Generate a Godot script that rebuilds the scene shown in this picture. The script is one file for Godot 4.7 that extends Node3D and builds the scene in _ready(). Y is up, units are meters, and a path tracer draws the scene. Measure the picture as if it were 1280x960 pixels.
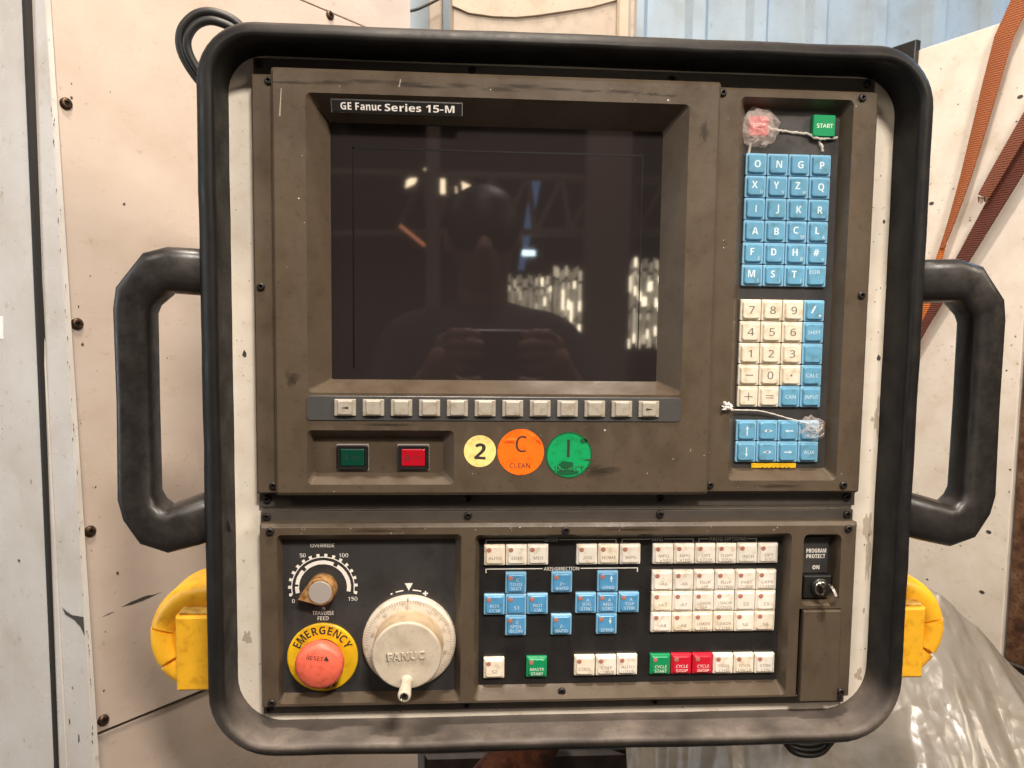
extends Node3D
# A machine tool's control panel in its workshop. Shapes are given in millimetres (MB turns them into metres).

const MM := 0.001
var rng := RandomNumberGenerator.new()
var M := {}
var sans: Font
var sans_bold: Font
var taken := {}


class MB:
	var sts := {}
	var g := 1
	var tint: Callable

	func st(m: Material) -> SurfaceTool:
		if not sts.has(m):
			var s := SurfaceTool.new()
			s.begin(Mesh.PRIMITIVE_TRIANGLES)
			sts[m] = s
		return sts[m]

	func tri(m: Material, a: Vector3, b: Vector3, c: Vector3, group := -1) -> void:  # counter-clockwise seen from outside
		var s := st(m)
		s.set_smooth_group(group)
		for v: Vector3 in [a, c, b]:
			if tint.is_valid():
				s.set_color(tint.call(v))
			s.add_vertex(v * MM)

	func quad(m: Material, a: Vector3, b: Vector3, c: Vector3, d: Vector3, group := -1) -> void:
		tri(m, a, b, c, group)
		tri(m, a, c, d, group)

	# smooth 0: flat, 1: one smooth skin, 2: smooth along each band, sharp between bands
	func loft(m: Material, rings: Array, smooth := 0, closed := true) -> void:
		if smooth == 1:
			g += 1
		for i in rings.size() - 1:
			if smooth == 2:
				g += 1
			var p: PackedVector3Array = rings[i]
			var q: PackedVector3Array = rings[i + 1]
			var n := p.size()
			for j in (n if closed else n - 1):
				var k := (j + 1) % n
				quad(m, p[j], p[k], q[k], q[j], g if smooth else -1)

	func cap(m: Material, ring: PackedVector3Array, flip := false) -> void:
		var c := Vector3.ZERO
		for p in ring:
			c += p
		c /= ring.size()
		for j in ring.size():
			var k := (j + 1) % ring.size()
			if flip:
				tri(m, c, ring[k], ring[j])
			else:
				tri(m, c, ring[j], ring[k])

	func box(m: Material, lo: Vector3, hi: Vector3, ch := 0.0) -> void:
		var cx := (lo.x + hi.x) / 2
		var cy := (lo.y + hi.y) / 2
		var hw := (hi.x - lo.x) / 2
		var hh := (hi.y - lo.y) / 2
		var rings := []
		if ch > 0:
			rings = [rr(cx, cy, hw - ch, hh - ch, 0, lo.z), rr(cx, cy, hw, hh, 0, lo.z + ch), rr(cx, cy, hw, hh, 0, hi.z - ch), rr(cx, cy, hw - ch, hh - ch, 0, hi.z)]
		else:
			rings = [rr(cx, cy, hw, hh, 0, lo.z), rr(cx, cy, hw, hh, 0, hi.z)]
		loft(m, rings)
		cap(m, rings[0], true)
		cap(m, rings[-1])

	static func rr(cx: float, cy: float, hw: float, hh: float, r: float, z: float, n := 4) -> PackedVector3Array:
		var o := PackedVector3Array()
		if r <= 0.0:
			return PackedVector3Array([Vector3(cx + hw, cy - hh, z), Vector3(cx + hw, cy + hh, z), Vector3(cx - hw, cy + hh, z), Vector3(cx - hw, cy - hh, z)])
		var cs := [Vector2(1, -1), Vector2(1, 1), Vector2(-1, 1), Vector2(-1, -1)]
		for k in 4:
			for i in n + 1:
				var a := deg_to_rad(-90.0 + 90.0 * k + 90.0 * i / n)
				o.append(Vector3(cx + cs[k].x * (hw - r) + r * cos(a), cy + cs[k].y * (hh - r) + r * sin(a), z))
		return o

	static func rect(x0: float, x1: float, y0: float, y1: float, r: float, z: float, n := 4) -> PackedVector3Array:
		return rr((x0 + x1) / 2, (y0 + y1) / 2, (x1 - x0) / 2, (y1 - y0) / 2, r, z, n)

	# a flat rectangle with a rounded hole (the hole ring comes from rect() with a radius)
	func plate_hole(m: Material, x0: float, x1: float, y0: float, y1: float, z: float, hole: PackedVector3Array) -> void:
		var c := rect(x0, x1, y0, y1, 0, z)
		var n := hole.size() / 4
		for k in 4:
			for i in n - 1:
				tri(m, c[k], hole[k * n + i + 1], hole[k * n + i])
			var k2 := (k + 1) % 4
			quad(m, hole[k * n + n - 1], c[k], c[k2], hole[k2 * n])

	func flat_rect(m: Material, x0: float, x1: float, y0: float, y1: float, z: float) -> void:
		quad(m, Vector3(x0, y0, z), Vector3(x1, y0, z), Vector3(x1, y1, z), Vector3(x0, y1, z))

	static func circle(cx: float, cy: float, r: float, z: float, n := 24) -> PackedVector3Array:
		var o := PackedVector3Array()
		for i in n:
			o.append(Vector3(cx + r * cos(TAU * i / n), cy + r * sin(TAU * i / n), z))
		return o

	# profile: [radius, z] pairs from back to front round the axis through (cx, cy)
	func lathe(m: Material, cx: float, cy: float, profile: Array, n := 24, smooth := 2) -> void:
		var rings := []
		for p in profile:
			rings.append(circle(cx, cy, maxf(p[0], 0.001), p[1], n))
		loft(m, rings, smooth)

	func tube(m: Material, pts: Array, r: float, n := 8, closed := false, uneven := 0.0) -> void:
		var rings := []
		var up := Vector3(0.123, 0.31, 0.94).normalized()
		for i in pts.size():
			var a: Vector3 = pts[posmod(i - 1, pts.size())] if closed else pts[maxi(i - 1, 0)]
			var b: Vector3 = pts[(i + 1) % pts.size()] if closed else pts[mini(i + 1, pts.size() - 1)]
			var t := (b - a).normalized()
			var s := t.cross(up).normalized()
			var w := s.cross(t)
			var ring := PackedVector3Array()
			for j in n:
				var an := -TAU * j / n
				ring.append(pts[i] + (s * cos(an) + w * sin(an)) * r * (1.0 + uneven * sin(i * 1.9 + sin(i * 0.7) * 2.0 + an * 0.5)))
			rings.append(ring)
		if closed:
			rings.append(rings[0])
		loft(m, rings, 1)
		if not closed:
			cap(m, rings[0], true)
			cap(m, rings[-1])

	# flat polygon (counter-clockwise from +z) given thickness: front at z1, back at z0
	func prism(m: Material, poly: PackedVector2Array, z0: float, z1: float, side: Material = null) -> void:
		var idx := Geometry2D.triangulate_polygon(poly)
		var ccw := not Geometry2D.is_polygon_clockwise(poly)
		for i in range(0, idx.size(), 3):
			var a := poly[idx[i]]
			var b := poly[idx[i + 1]]
			var c := poly[idx[i + 2]]
			if (b - a).cross(c - a) < 0:
				var t := b
				b = c
				c = t
			tri(m, Vector3(a.x, a.y, z1), Vector3(b.x, b.y, z1), Vector3(c.x, c.y, z1))
			tri(m, Vector3(a.x, a.y, z0), Vector3(c.x, c.y, z0), Vector3(b.x, b.y, z0))
		for j in poly.size():
			var p := poly[j]
			var q := poly[(j + 1) % poly.size()]
			if not ccw:
				var t := p
				p = q
				q = t
			quad(side if side else m, Vector3(p.x, p.y, z0), Vector3(q.x, q.y, z0), Vector3(q.x, q.y, z1), Vector3(p.x, p.y, z1))

	func mesh() -> ArrayMesh:
		var am := ArrayMesh.new()
		for m in sts:
			var s: SurfaceTool = sts[m]
			s.generate_normals()
			s.set_material(m)
			s.commit(am)
		return am

	# adds lettering, its middle at the given point, capitals h mm high; turned about z by rot, laid on basis b
	func text(m: Material, font: Font, s: String, at: Vector3, h: float, squeeze := 1.0, rot := 0.0, b := Basis(), deep := 0.0, width := 0.0) -> void:
		var t := TextMesh.new()
		t.font = font
		t.font_size = 48
		t.pixel_size = h / 0.714 / 48.0
		t.depth = deep
		t.curve_step = 4.0
		t.text = s
		var arr := t.get_mesh_arrays() if t.get_surface_count() == 0 else t.surface_get_arrays(0)
		if arr.is_empty():
			return
		var vs: PackedVector3Array = arr[Mesh.ARRAY_VERTEX]
		var ix = arr[Mesh.ARRAY_INDEX]
		if vs.is_empty():
			return
		var lo := vs[0]
		var hi := vs[0]
		for v in vs:
			lo = lo.min(v)
			hi = hi.max(v)
		var mid := (lo + hi) / 2
		if width > 0.0:
			squeeze = width / (hi.x - lo.x)
		var o := mid
		var r := b * Basis(Vector3(0, 0, 1), rot) * Basis.from_scale(Vector3(squeeze, 1, 1))
		var q := st(m)
		q.set_smooth_group(-1)
		var n: int = ix.size() if ix != null and ix.size() > 0 else vs.size()
		for i in n:
			var v: Vector3 = vs[ix[i]] if ix != null and ix.size() > 0 else vs[i]
			q.add_vertex((at + r * (v - o)) * MM)


func _ready() -> void:
	rng.seed = 7
	set_up_camera_and_light()
	make_materials()
	backdrop()
	room_behind()
	control_panel()
	loose_things()


# ---------------------------------------------------------------- camera, light

func set_up_camera_and_light() -> void:
	var cam := Camera3D.new()
	cam.name = "camera"
	var at := CameraAttributesPhysical.new()
	at.frustum_focal_length = 23.55
	at.frustum_focus_distance = 0.66
	at.frustum_near = 0.02
	at.frustum_far = 60.0
	at.exposure_aperture = 15.0
	cam.attributes = at
	cam.fov = 53.996
	cam.near = 0.02
	cam.far = 60.0
	cam.position = Vector3(-0.08704, 0.05943, 0.63868)
	cam.rotation = Vector3(-0.07935, -0.06448, 0.0126)
	cam.current = true
	add_child(cam)

	var we := WorldEnvironment.new()
	we.name = "environment"
	var e := Environment.new()
	e.background_mode = Environment.BG_COLOR
	e.background_color = Color(0.06, 0.059, 0.058).linear_to_srgb()
	e.tonemap_mode = Environment.TONE_MAPPER_LINEAR
	e.tonemap_exposure = 1.0
	e.sdfgi_enabled = true
	e.ssao_enabled = true
	e.ssil_enabled = true
	we.environment = e
	add_child(we)

	lamp("ceiling_lamp", "warm ceiling lamp hanging in front of and above the control panel", Vector3(0.4, 1.65, 1.75), Vector3(0, 0, -0.02), Vector2(0.4, 0.2), Color(1.0, 0.95, 0.895), 6.6)
	lamp("overhead_lamp", "warm strip lamp hanging straight over the control panel", Vector3(-0.05, 2.4, 0.5), Vector3(0.0, 0, -0.05), Vector2(0.34, 0.14), Color(1.0, 0.94, 0.875), 7.6)
	lamp("added_right_light", "added large warm area light out of view to the right of the viewer", Vector3(1.75, 1.1, 1.15), Vector3(-0.1, 0, -0.1), Vector2(0.6, 0.6), Color(1.0, 0.92, 0.83), 2.9)  # added side fill for faces turned right; the fitting is made up
	lamp("added_fill_light", "added warm fill light out of view to the left of the viewer", Vector3(-1.2, 1.2, 1.4), Vector3(-0.3, -0.15, -0.2), Vector2(0.6, 0.6), Color(1.0, 0.94, 0.87), 1.2)  # added front-left fill that lifts the lower left wall and yellow connector
	lamp("added_door_light", "added pale cool light out of view at far left for the machine door", Vector3(-1.9, 0.25, 0.22), Vector3(-0.75, -0.1, -0.35), Vector2(0.5, 1.6), Color(0.95, 0.975, 1.0), 1.15)  # added cool fill aimed at the door; the glowing panel is made up
	lamp("added_back_light", "added warm light out of view brightening the backdrop behind the control panel", Vector3(0.0, 2.7, -0.35), Vector3(0.0, 0, -0.45), Vector2(0.8, 0.4), Color(1.0, 0.94, 0.87), 3.6)  # added to brighten both side walls behind the panel
	lamp("added_room_light", "added light behind the viewer brightening the mirrored posts and roof truss", Vector3(0.2, 2.6, 3.0), Vector3(0.2, 0.9, 5.2), Vector2(1.6, 0.4), Color(1.0, 0.90, 0.82), 5.0)  # added so the mirrored posts and truss show; turned away from the panel
	lamp("added_wall_light", "added warm light out of view on the left for the corrugated wall", Vector3(-0.9, 2.4, -1.3), Vector3(1.2, 1.1, -2.0), Vector2(0.5, 0.5), Color(1.0, 0.88, 0.74), 0.9)  # added to warm the left faces of the wall ribs
	lamp("added_cool_light", "added cool light out of view over the corrugated wall", Vector3(3.2, 2.4, -1.2), Vector3(1.1, 1.1, -2.0), Vector2(1.2, 0.8), Color(0.66, 0.85, 1.0), 3.0)  # added cool source for the corrugated wall, itself unseen


func lamp(called: String, label: String, at: Vector3, to: Vector3, size: Vector2, color: Color, energy: float) -> void:
	var basis_ := Basis.looking_at(to - at)
	var l := AreaLight3D.new()
	l.name = called + "_source"
	l.area_size = size
	l.area_normalize_energy = true
	l.light_color = color
	l.light_energy = energy
	l.set("area_range", 12.0)
	l.shadow_enabled = true
	l.transform = Transform3D(basis_, at)
	add_child(l)
	var em := StandardMaterial3D.new()
	em.albedo_color = Color(0.8, 0.8, 0.8)
	em.emission_enabled = true
	em.emission = color
	em.emission_energy_multiplier = 0.6
	var hm := StandardMaterial3D.new()
	hm.albedo_color = Color(0.35, 0.35, 0.34)
	hm.roughness = 0.5
	var w := size.x * 500.0
	var h := size.y * 500.0
	var root := thing(called, label, "lamp")
	root.transform = Transform3D(basis_, at - (to - at).normalized() * 0.012)
	var b := MB.new()
	b.loft(hm, [MB.rr(0, 0, w * 0.7, h * 0.7, 0, 60), MB.rr(0, 0, w + 20, h + 20, 0, 40), MB.rr(0, 0, w + 20, h + 20, 0, 0)].map(func(r): return flipz(r)))
	part("housing", b, root)
	b = MB.new()
	b.quad(em, Vector3(-w, -h, 0), Vector3(-w, h, 0), Vector3(w, h, 0), Vector3(w, -h, 0))
	part("lamp_diffuser", b, root)


func flipz(r: PackedVector3Array) -> PackedVector3Array:
	return r


# ---------------------------------------------------------------- naming

func numbered(called: String) -> String:
	var n: int = taken.get(called, 0)
	taken[called] = n + 1
	return called if n == 0 else "%s_%03d" % [called, n]


func thing(called: String, label: String, category: String, group := "") -> Node3D:
	var o := Node3D.new()
	o.name = numbered(called)
	add_child(o)
	tag(o, label, category, group)
	return o


func tag(o: Node, label: String, category: String, group := "") -> void:
	o.set_meta("label", label)
	o.set_meta("category", category)
	if group:
		o.set_meta("group", group)


func part(called: String, b: MB, parent: Node, label := "") -> MeshInstance3D:
	var o := MeshInstance3D.new()
	var n := 0
	var nm := called
	while parent.has_node(NodePath(nm)):
		n += 1
		nm = "%s_%03d" % [called, n]
	o.name = nm
	o.mesh = b.mesh()
	parent.add_child(o, true)
	if label:
		o.set_meta("label", label)
	return o


func put(called: String, m: Mesh, parent: Node, at: Vector3, label := "") -> MeshInstance3D:
	var o := MeshInstance3D.new()
	var n := 0
	var nm := called
	while parent.has_node(NodePath(nm)):
		n += 1
		nm = "%s_%03d" % [called, n]
	o.name = nm
	o.mesh = m
	o.position = at * MM
	parent.add_child(o, true)
	if label:
		o.set_meta("label", label)
	return o


func one(called: String, b: MB, label: String, category: String, group := "") -> MeshInstance3D:
	var o := MeshInstance3D.new()
	o.name = numbered(called)
	o.mesh = b.mesh()
	add_child(o)
	tag(o, label, category, group)
	return o


# ---------------------------------------------------------------- materials

func noise(seed_: int, freq: float, octaves := 4, kind := FastNoiseLite.TYPE_SIMPLEX_SMOOTH) -> FastNoiseLite:
	var n := FastNoiseLite.new()
	n.seed = seed_
	n.frequency = freq
	n.noise_type = kind
	n.fractal_type = FastNoiseLite.FRACTAL_FBM
	n.fractal_octaves = octaves
	return n


# multiplies colour ramps laid over noises: layers of [seed, frequency, octaves, [[at, colour], ...], stretch]
func ramp_texture(size: int, layers: Array) -> ImageTexture:
	var out := PackedByteArray()
	out.resize(size * size * 3)
	out.fill(255)
	for l in layers:
		var im: Image = noise(l[0], l[1], l[2]).get_seamless_image(size, size)
		im.convert(Image.FORMAT_L8)
		var stretch: int = l[4] if l.size() > 4 else 1
		var d := im.get_data()
		var stops: Array = l[3]
		var lut := []
		for v in 256:
			var t := v / 255.0
			var c: Color = stops[0][1]
			for i in stops.size() - 1:
				if t >= stops[i][0]:
					var u := clampf((t - stops[i][0]) / (stops[i + 1][0] - stops[i][0]), 0, 1)
					c = (stops[i][1] as Color).lerp(stops[i + 1][1], u)
			lut.append([c.r, c.g, c.b])
		for y in size:
			var row := (y / stretch) * size
			for x in size:
				var c: Array = lut[d[row + x]]
				var k := (y * size + x) * 3
				out[k] = int(out[k] * c[0])
				out[k + 1] = int(out[k + 1] * c[1])
				out[k + 2] = int(out[k + 2] * c[2])
	return ImageTexture.create_from_image(Image.create_from_data(size, size, false, Image.FORMAT_RGB8, out))


func bump_texture(size: int, seed_: int, freq: float, octaves: int, strength: float, ridged := false) -> ImageTexture:
	var nz := noise(seed_, freq, octaves)
	if ridged:
		nz.fractal_type = FastNoiseLite.FRACTAL_RIDGED
	var im: Image = nz.get_seamless_image(size, size)
	im.convert(Image.FORMAT_RGBA8)
	im.bump_map_to_normal_map(strength)
	return ImageTexture.create_from_image(im)


func mat(called: String, c: Color, rough: float, opts := {}) -> StandardMaterial3D:
	var m := StandardMaterial3D.new()
	m.resource_name = called
	m.albedo_color = c.linear_to_srgb()
	m.roughness = rough
	m.metallic = opts.get("metal", 0.0)
	m.metallic_specular = opts.get("spec", 0.5)
	if opts.has("dirt"):
		m.albedo_texture = opts.dirt
	if opts.has("normal"):
		m.normal_enabled = true
		m.normal_texture = opts.normal
		m.normal_scale = opts.get("normal_scale", 0.5)
	if opts.has("rough"):
		m.roughness_texture = opts.rough
		m.roughness_texture_channel = BaseMaterial3D.TEXTURE_CHANNEL_RED
	if opts.has("dirt") or opts.has("normal") or opts.has("rough"):
		m.uv1_triplanar = true
		m.uv1_world_triplanar = opts.get("world", true)
		m.uv1_triplanar_sharpness = 6.0
		var s: float = opts.get("scale", 5.0)
		m.uv1_scale = Vector3(s, s, s)
	M[called] = m
	return m


func make_materials() -> void:
	sans = SystemFont.new()
	sans.font_names = PackedStringArray(["Droid Sans"])
	sans_bold = SystemFont.new()
	sans_bold.font_names = PackedStringArray(["Droid Sans"])
	sans_bold.font_weight = 700
	var W := Color.WHITE
	var smudge := ramp_texture(768, [
		[11, 0.006, 5, [[0.0, Color(0.86, 0.84, 0.82)], [0.45, Color(0.96, 0.955, 0.95)], [1.0, W]]],
		[12, 0.03, 4, [[0.0, Color(0.86, 0.84, 0.82)], [0.3, Color(0.985, 0.985, 0.985)], [1.0, W]]],
		[13, 0.09, 2, [[0.0, Color(0.7, 0.67, 0.64)], [0.13, Color(0.98, 0.98, 0.98)], [1.0, W]]]])
	var paint := ramp_texture(1024, [
		[21, 0.004, 5, [[0.0, Color(0.91, 0.89, 0.86)], [0.4, Color(0.97, 0.96, 0.95)], [1.0, W]]],
		[22, 0.02, 4, [[0.0, Color(0.84, 0.79, 0.74)], [0.18, Color(0.985, 0.98, 0.975)], [1.0, W]]],
		[23, 0.07, 2, [[0.0, Color(0.42, 0.34, 0.28)], [0.05, Color(0.66, 0.58, 0.52)], [0.085, W], [1.0, W]]]])
	var keydirt := ramp_texture(512, [
		[31, 0.02, 4, [[0.0, Color(0.86, 0.81, 0.74)], [0.4, Color(0.97, 0.96, 0.94)], [1.0, W]]]])
	var worn := ramp_texture(512, [
		[41, 0.012, 5, [[0.0, Color(0.62, 0.48, 0.34)], [0.4, Color(0.9, 0.84, 0.76)], [0.7, W], [1.0, W]]],
		[42, 0.06, 3, [[0.0, Color(0.72, 0.66, 0.58)], [0.3, W], [1.0, W]]]])
	var rubber := ramp_texture(512, [
		[51, 0.01, 5, [[0.0, Color(0.78, 0.77, 0.76)], [0.5, Color(0.88, 0.86, 0.84)], [0.8, Color(1.0, 0.97, 0.94)], [1.0, W]]],
		[52, 0.08, 2, [[0.0, Color(0.8, 0.8, 0.8)], [0.2, Color(0.96, 0.96, 0.96)], [1.0, W]]]])
	var rust := ramp_texture(512, [
		[61, 0.01, 5, [[0.0, Color(0.35, 0.25, 0.18)], [0.45, Color(0.75, 0.6, 0.48)], [1.0, W]]],
		[62, 0.06, 4, [[0.0, Color(0.35, 0.28, 0.22)], [0.4, Color(0.9, 0.86, 0.8)], [1.0, W]]]])
	var gloss := ramp_texture(512, [
		[71, 0.01, 5, [[0.0, Color(0.55, 0.55, 0.55)], [1.0, W]]],
		[72, 0.05, 3, [[0.0, Color(0.75, 0.75, 0.75)], [1.0, W]]]])
	var grain := bump_texture(512, 81, 0.16, 2, 2.0)
	var dents := bump_texture(512, 82, 0.015, 3, 5.0)

	mat("brown", Color(0.101, 0.077, 0.054), 0.55, {"spec": 0.4, "dirt": smudge, "scale": 4.2, "normal": grain, "normal_scale": 0.05, "rough": gloss})
	mat("subframe", Color(0.080, 0.070, 0.062), 0.58, {"dirt": smudge, "scale": 5.0, "rough": gloss})
	mat("cream", Color(0.84, 0.79, 0.70), 0.5, {"dirt": paint, "scale": 5.5, "rough": gloss})
	mat("charcoal", Color(0.047, 0.046, 0.047), 0.55, {"dirt": smudge, "scale": 5.0, "rough": gloss})
	mat("nearblack", Color(0.023, 0.022, 0.022), 0.5, {"dirt": smudge, "scale": 5.0, "rough": gloss})
	mat("stripgrey", Color(0.060, 0.060, 0.060), 0.5, {"rough": gloss, "scale": 6.0})
	mat("rubber", Color(1, 1, 1), 0.7, {"dirt": rubber, "scale": 5.0, "rough": gloss, "normal": dents, "normal_scale": 0.04, "spec": 0.28})
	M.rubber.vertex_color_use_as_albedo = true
	mat("grip", Color(0.021, 0.019, 0.018), 0.6, {"dirt": rubber, "scale": 7.0, "rough": gloss, "normal": dents, "normal_scale": 0.05})
	mat("black", Color(0.010, 0.010, 0.010), 0.4)
	mat("screw", Color(0.022, 0.018, 0.017), 0.38, {"metal": 0.3})
	mat("screwhole", Color(0.004, 0.003, 0.003), 0.8)
	mat("steelscrew", Color(0.15, 0.13, 0.115), 0.4, {"metal": 0.7, "dirt": rust, "scale": 40.0})
	mat("glass", Color(0.021, 0.017, 0.017), 0.03, {"spec": 0.55})
	mat("glassline", Color(0.003, 0.003, 0.003), 0.3)
	mat("blue", Color(0.085, 0.31, 0.60), 0.32, {"dirt": keydirt, "scale": 8.0})
	mat("bluepale", Color(0.125, 0.35, 0.56), 0.34, {"dirt": keydirt, "scale": 8.0})
	mat("bluerim", Color(0.22, 0.46, 0.66), 0.35)
	mat("white", Color(0.88, 0.845, 0.78), 0.4, {"dirt": keydirt, "scale": 9.0})
	mat("ivory", Color(0.72, 0.675, 0.575), 0.38, {"dirt": keydirt, "scale": 9.0})
	mat("green", Color(0.006, 0.27, 0.10), 0.3)
	mat("red", Color(0.60, 0.012, 0.035), 0.3)
	mat("led", Color(0.42, 0.18, 0.13), 0.3)
	mat("softkey", Color(0.38, 0.355, 0.31), 0.42, {"dirt": keydirt, "scale": 10.0})
	mat("print", Color(0.88, 0.85, 0.80), 0.5)
	mat("printwhite", Color(0.95, 0.92, 0.88), 0.4)
	mat("printblue", Color(0.58, 0.72, 0.80), 0.5)
	mat("faded", Color(0.27, 0.215, 0.17), 0.5)
	mat("tick", Color(0.36, 0.30, 0.235), 0.5)
	mat("ink", Color(0.035, 0.030, 0.028), 0.5)
	mat("numberink", Color(0.13, 0.11, 0.09), 0.5)
	mat("yellow", Color(0.80, 0.50, 0.012), 0.42, {"dirt": keydirt, "scale": 8.0})
	mat("redbutton", Color(0.82, 0.15, 0.095), 0.42, {"dirt": keydirt, "scale": 14.0})
	mat("dial", Color(0.66, 0.60, 0.52), 0.45, {"dirt": keydirt, "scale": 12.0})
	mat("dialworn", Color(0.52, 0.40, 0.26), 0.55, {"dirt": smudge, "scale": 14.0})
	mat("wheelface", Color(0.60, 0.535, 0.43), 0.5, {"dirt": smudge, "scale": 9.0})
	mat("brass", Color(0.36, 0.21, 0.085), 0.5, {"dirt": worn, "scale": 18.0})
	mat("capgrey", Color(0.34, 0.31, 0.29), 0.4)
	mat("switchgreen", Color(0.0, 0.05, 0.028), 0.35)
	mat("switchred", Color(0.45, 0.003, 0.016), 0.35)
	mat("steel", Color(0.62, 0.58, 0.53), 0.25, {"metal": 1.0})
	mat("plateblack", Color(0.02, 0.02, 0.02), 0.35)
	mat("orange", Color(1.0, 0.17, 0.004), 0.45, {"dirt": keydirt, "scale": 11.0})
	mat("stickergreen", Color(0.0, 0.34, 0.11), 0.45, {"dirt": keydirt, "scale": 12.0})
	mat("stickergreendark", Color(0.0, 0.09, 0.03), 0.5)
	mat("lemon", Color(0.90, 0.76, 0.28), 0.5, {"dirt": keydirt, "scale": 11.0})
	mat("lint", Color(0.78, 0.76, 0.72), 0.9)
	mat("rustline", Color(0.16, 0.08, 0.04), 0.8, {"dirt": rust, "scale": 30.0})
	mat("chip", Color(0.05, 0.042, 0.036), 0.7)
	mat("stain", Color(0.45, 0.39, 0.31), 0.7)
	mat("scratch", Color(0.34, 0.30, 0.25), 0.6)
	mat("dust", Color(0.62, 0.56, 0.48), 0.9)

	mat("cabinet", Color(0.555, 0.472, 0.405), 0.45, {"dirt": paint, "scale": 2.2, "rough": gloss})
	mat("door", Color(0.62, 0.60, 0.57), 0.42, {"dirt": paint, "scale": 2.0, "rough": gloss})
	mat("gap", Color(0.012, 0.010, 0.009), 0.8)
	mat("sheet", Color(0.74, 0.69, 0.62), 0.5, {"dirt": paint, "scale": 4.0, "rough": gloss})
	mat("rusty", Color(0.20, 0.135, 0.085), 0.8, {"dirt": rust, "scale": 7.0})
	mat("corrugated", Color(0.44, 0.56, 0.68), 0.5, {"dirt": paint, "scale": 1.4})
	mat("skyblue", Color(0.42, 0.62, 0.80), 0.5)
	mat("plug", Color(1.0, 0.54, 0.03), 0.4, {"dirt": keydirt, "scale": 6.0})
	mat("plugtop", Color(0.62, 0.42, 0.10), 0.5, {"dirt": worn, "scale": 9.0})
	mat("orangeshade", Color(0.62, 0.06, 0.002), 0.45)
	mat("orangehighlight", Color(1.0, 0.27, 0.03), 0.4)
	mat("white_yellowed", Color(0.86, 0.79, 0.67), 0.42, {"dirt": keydirt, "scale": 9.0})
	mat("white_grey", Color(0.82, 0.79, 0.735), 0.36, {"dirt": keydirt, "scale": 7.0})
	var grime := mat("grime", Color(0.02, 0.014, 0.009), 0.6)
	grime.transparency = BaseMaterial3D.TRANSPARENCY_ALPHA
	grime.albedo_color.a = 0.05
	mat("plugdark", Color(0.30, 0.16, 0.06), 0.6, {"dirt": rust, "scale": 12.0})
	mat("cable", Color(0.010, 0.009, 0.009), 0.5)
	var crinkle := bump_texture(512, 83, 0.006, 3, 9.0, true)
	mat("plastic", Color(0.19, 0.178, 0.16), 0.27, {"normal": crinkle, "normal_scale": 0.5, "dirt": keydirt, "scale": 3.0, "spec": 0.5})
	mat("castgrey", Color(0.48, 0.41, 0.335), 0.6, {"dirt": smudge, "scale": 3.0})
	mat("castcream", Color(0.50, 0.415, 0.325), 0.5, {"dirt": paint, "scale": 2.5})
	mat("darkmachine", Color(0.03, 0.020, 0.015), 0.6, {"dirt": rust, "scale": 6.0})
	mat("copperbrown", Color(0.14, 0.06, 0.035), 0.5, {"dirt": rust, "scale": 6.0})
	mat("floor", Color(0.10, 0.09, 0.08), 0.8, {"dirt": smudge, "scale": 1.0})
	mat("strap", Color(0.56, 0.155, 0.04), 0.75)
	mat("strapfold", Color(0.34, 0.10, 0.045), 0.8)
	mat("strapdark", Color(0.19, 0.042, 0.02), 0.8)
	mat("strapbright", Color(0.90, 0.22, 0.02), 0.7)
	for k in ["strap", "strapdark", "strapbright", "strapfold"]:
		var m: StandardMaterial3D = M[k]
		m.albedo_texture = weave_texture()
		m.normal_enabled = true
		m.normal_texture = weave_bump()
		m.normal_scale = 0.8
		m.uv1_triplanar = true
		m.uv1_scale = Vector3(40, 40, 40)
	var film := mat("film", Color(0.86, 0.74, 0.70), 0.3)
	film.transparency = BaseMaterial3D.TRANSPARENCY_ALPHA
	film.albedo_color.a = 0.22
	film.cull_mode = BaseMaterial3D.CULL_DISABLED
	var glue := mat("glue", Color(0.74, 0.70, 0.64), 0.28)
	glue.transparency = BaseMaterial3D.TRANSPARENCY_ALPHA
	glue.albedo_color.a = 0.62
	mat("shirt", Color(0.03, 0.03, 0.04), 0.9)
	mat("skin", Color(0.28, 0.14, 0.10), 0.5)
	mat("hair", Color(0.012, 0.010, 0.009), 0.5)
	mat("phone", Color(0.012, 0.012, 0.014), 0.25)


var _weave: ImageTexture
var _weave_n: ImageTexture

func weave_texture() -> ImageTexture:
	if _weave == null:
		var im := Image.create(64, 64, false, Image.FORMAT_RGB8)
		var r := RandomNumberGenerator.new()
		r.seed = 5
		for y in 64:
			for x in 64:
				var k := 0.72 + 0.28 * absf(sin(y * TAU / 16.0)) - 0.18 * float((x / 4 + y / 8) % 2) - r.randf() * 0.12
				im.set_pixel(x, y, Color(k, k, k))
		_weave = ImageTexture.create_from_image(im)
	return _weave


func weave_bump() -> ImageTexture:
	if _weave_n == null:
		var im := Image.create(64, 64, false, Image.FORMAT_RGBA8)
		for y in 64:
			for x in 64:
				var k := 0.5 + 0.4 * sin(y * TAU / 8.0) * (1.0 if (x / 8) % 2 else 0.6)
				im.set_pixel(x, y, Color(k, k, k))
		im.bump_map_to_normal_map(4.0)
		_weave_n = ImageTexture.create_from_image(im)
	return _weave_n


# ---------------------------------------------------------------- the control panel

func control_panel() -> void:
	var p := thing("control_panel", "dark brown machine control panel with screen, keypads and thick black rubber edge", "control panel")
	enclosure(p)
	handles(p)
	mounting_frame(p)
	display_cover(p)
	keypad_cover(p)
	mdi_keypad(p)
	operator_cover(p)
	operator_keypad(p)
	dials(p)
	key_lock(p)
	dust_specks(p)


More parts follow.
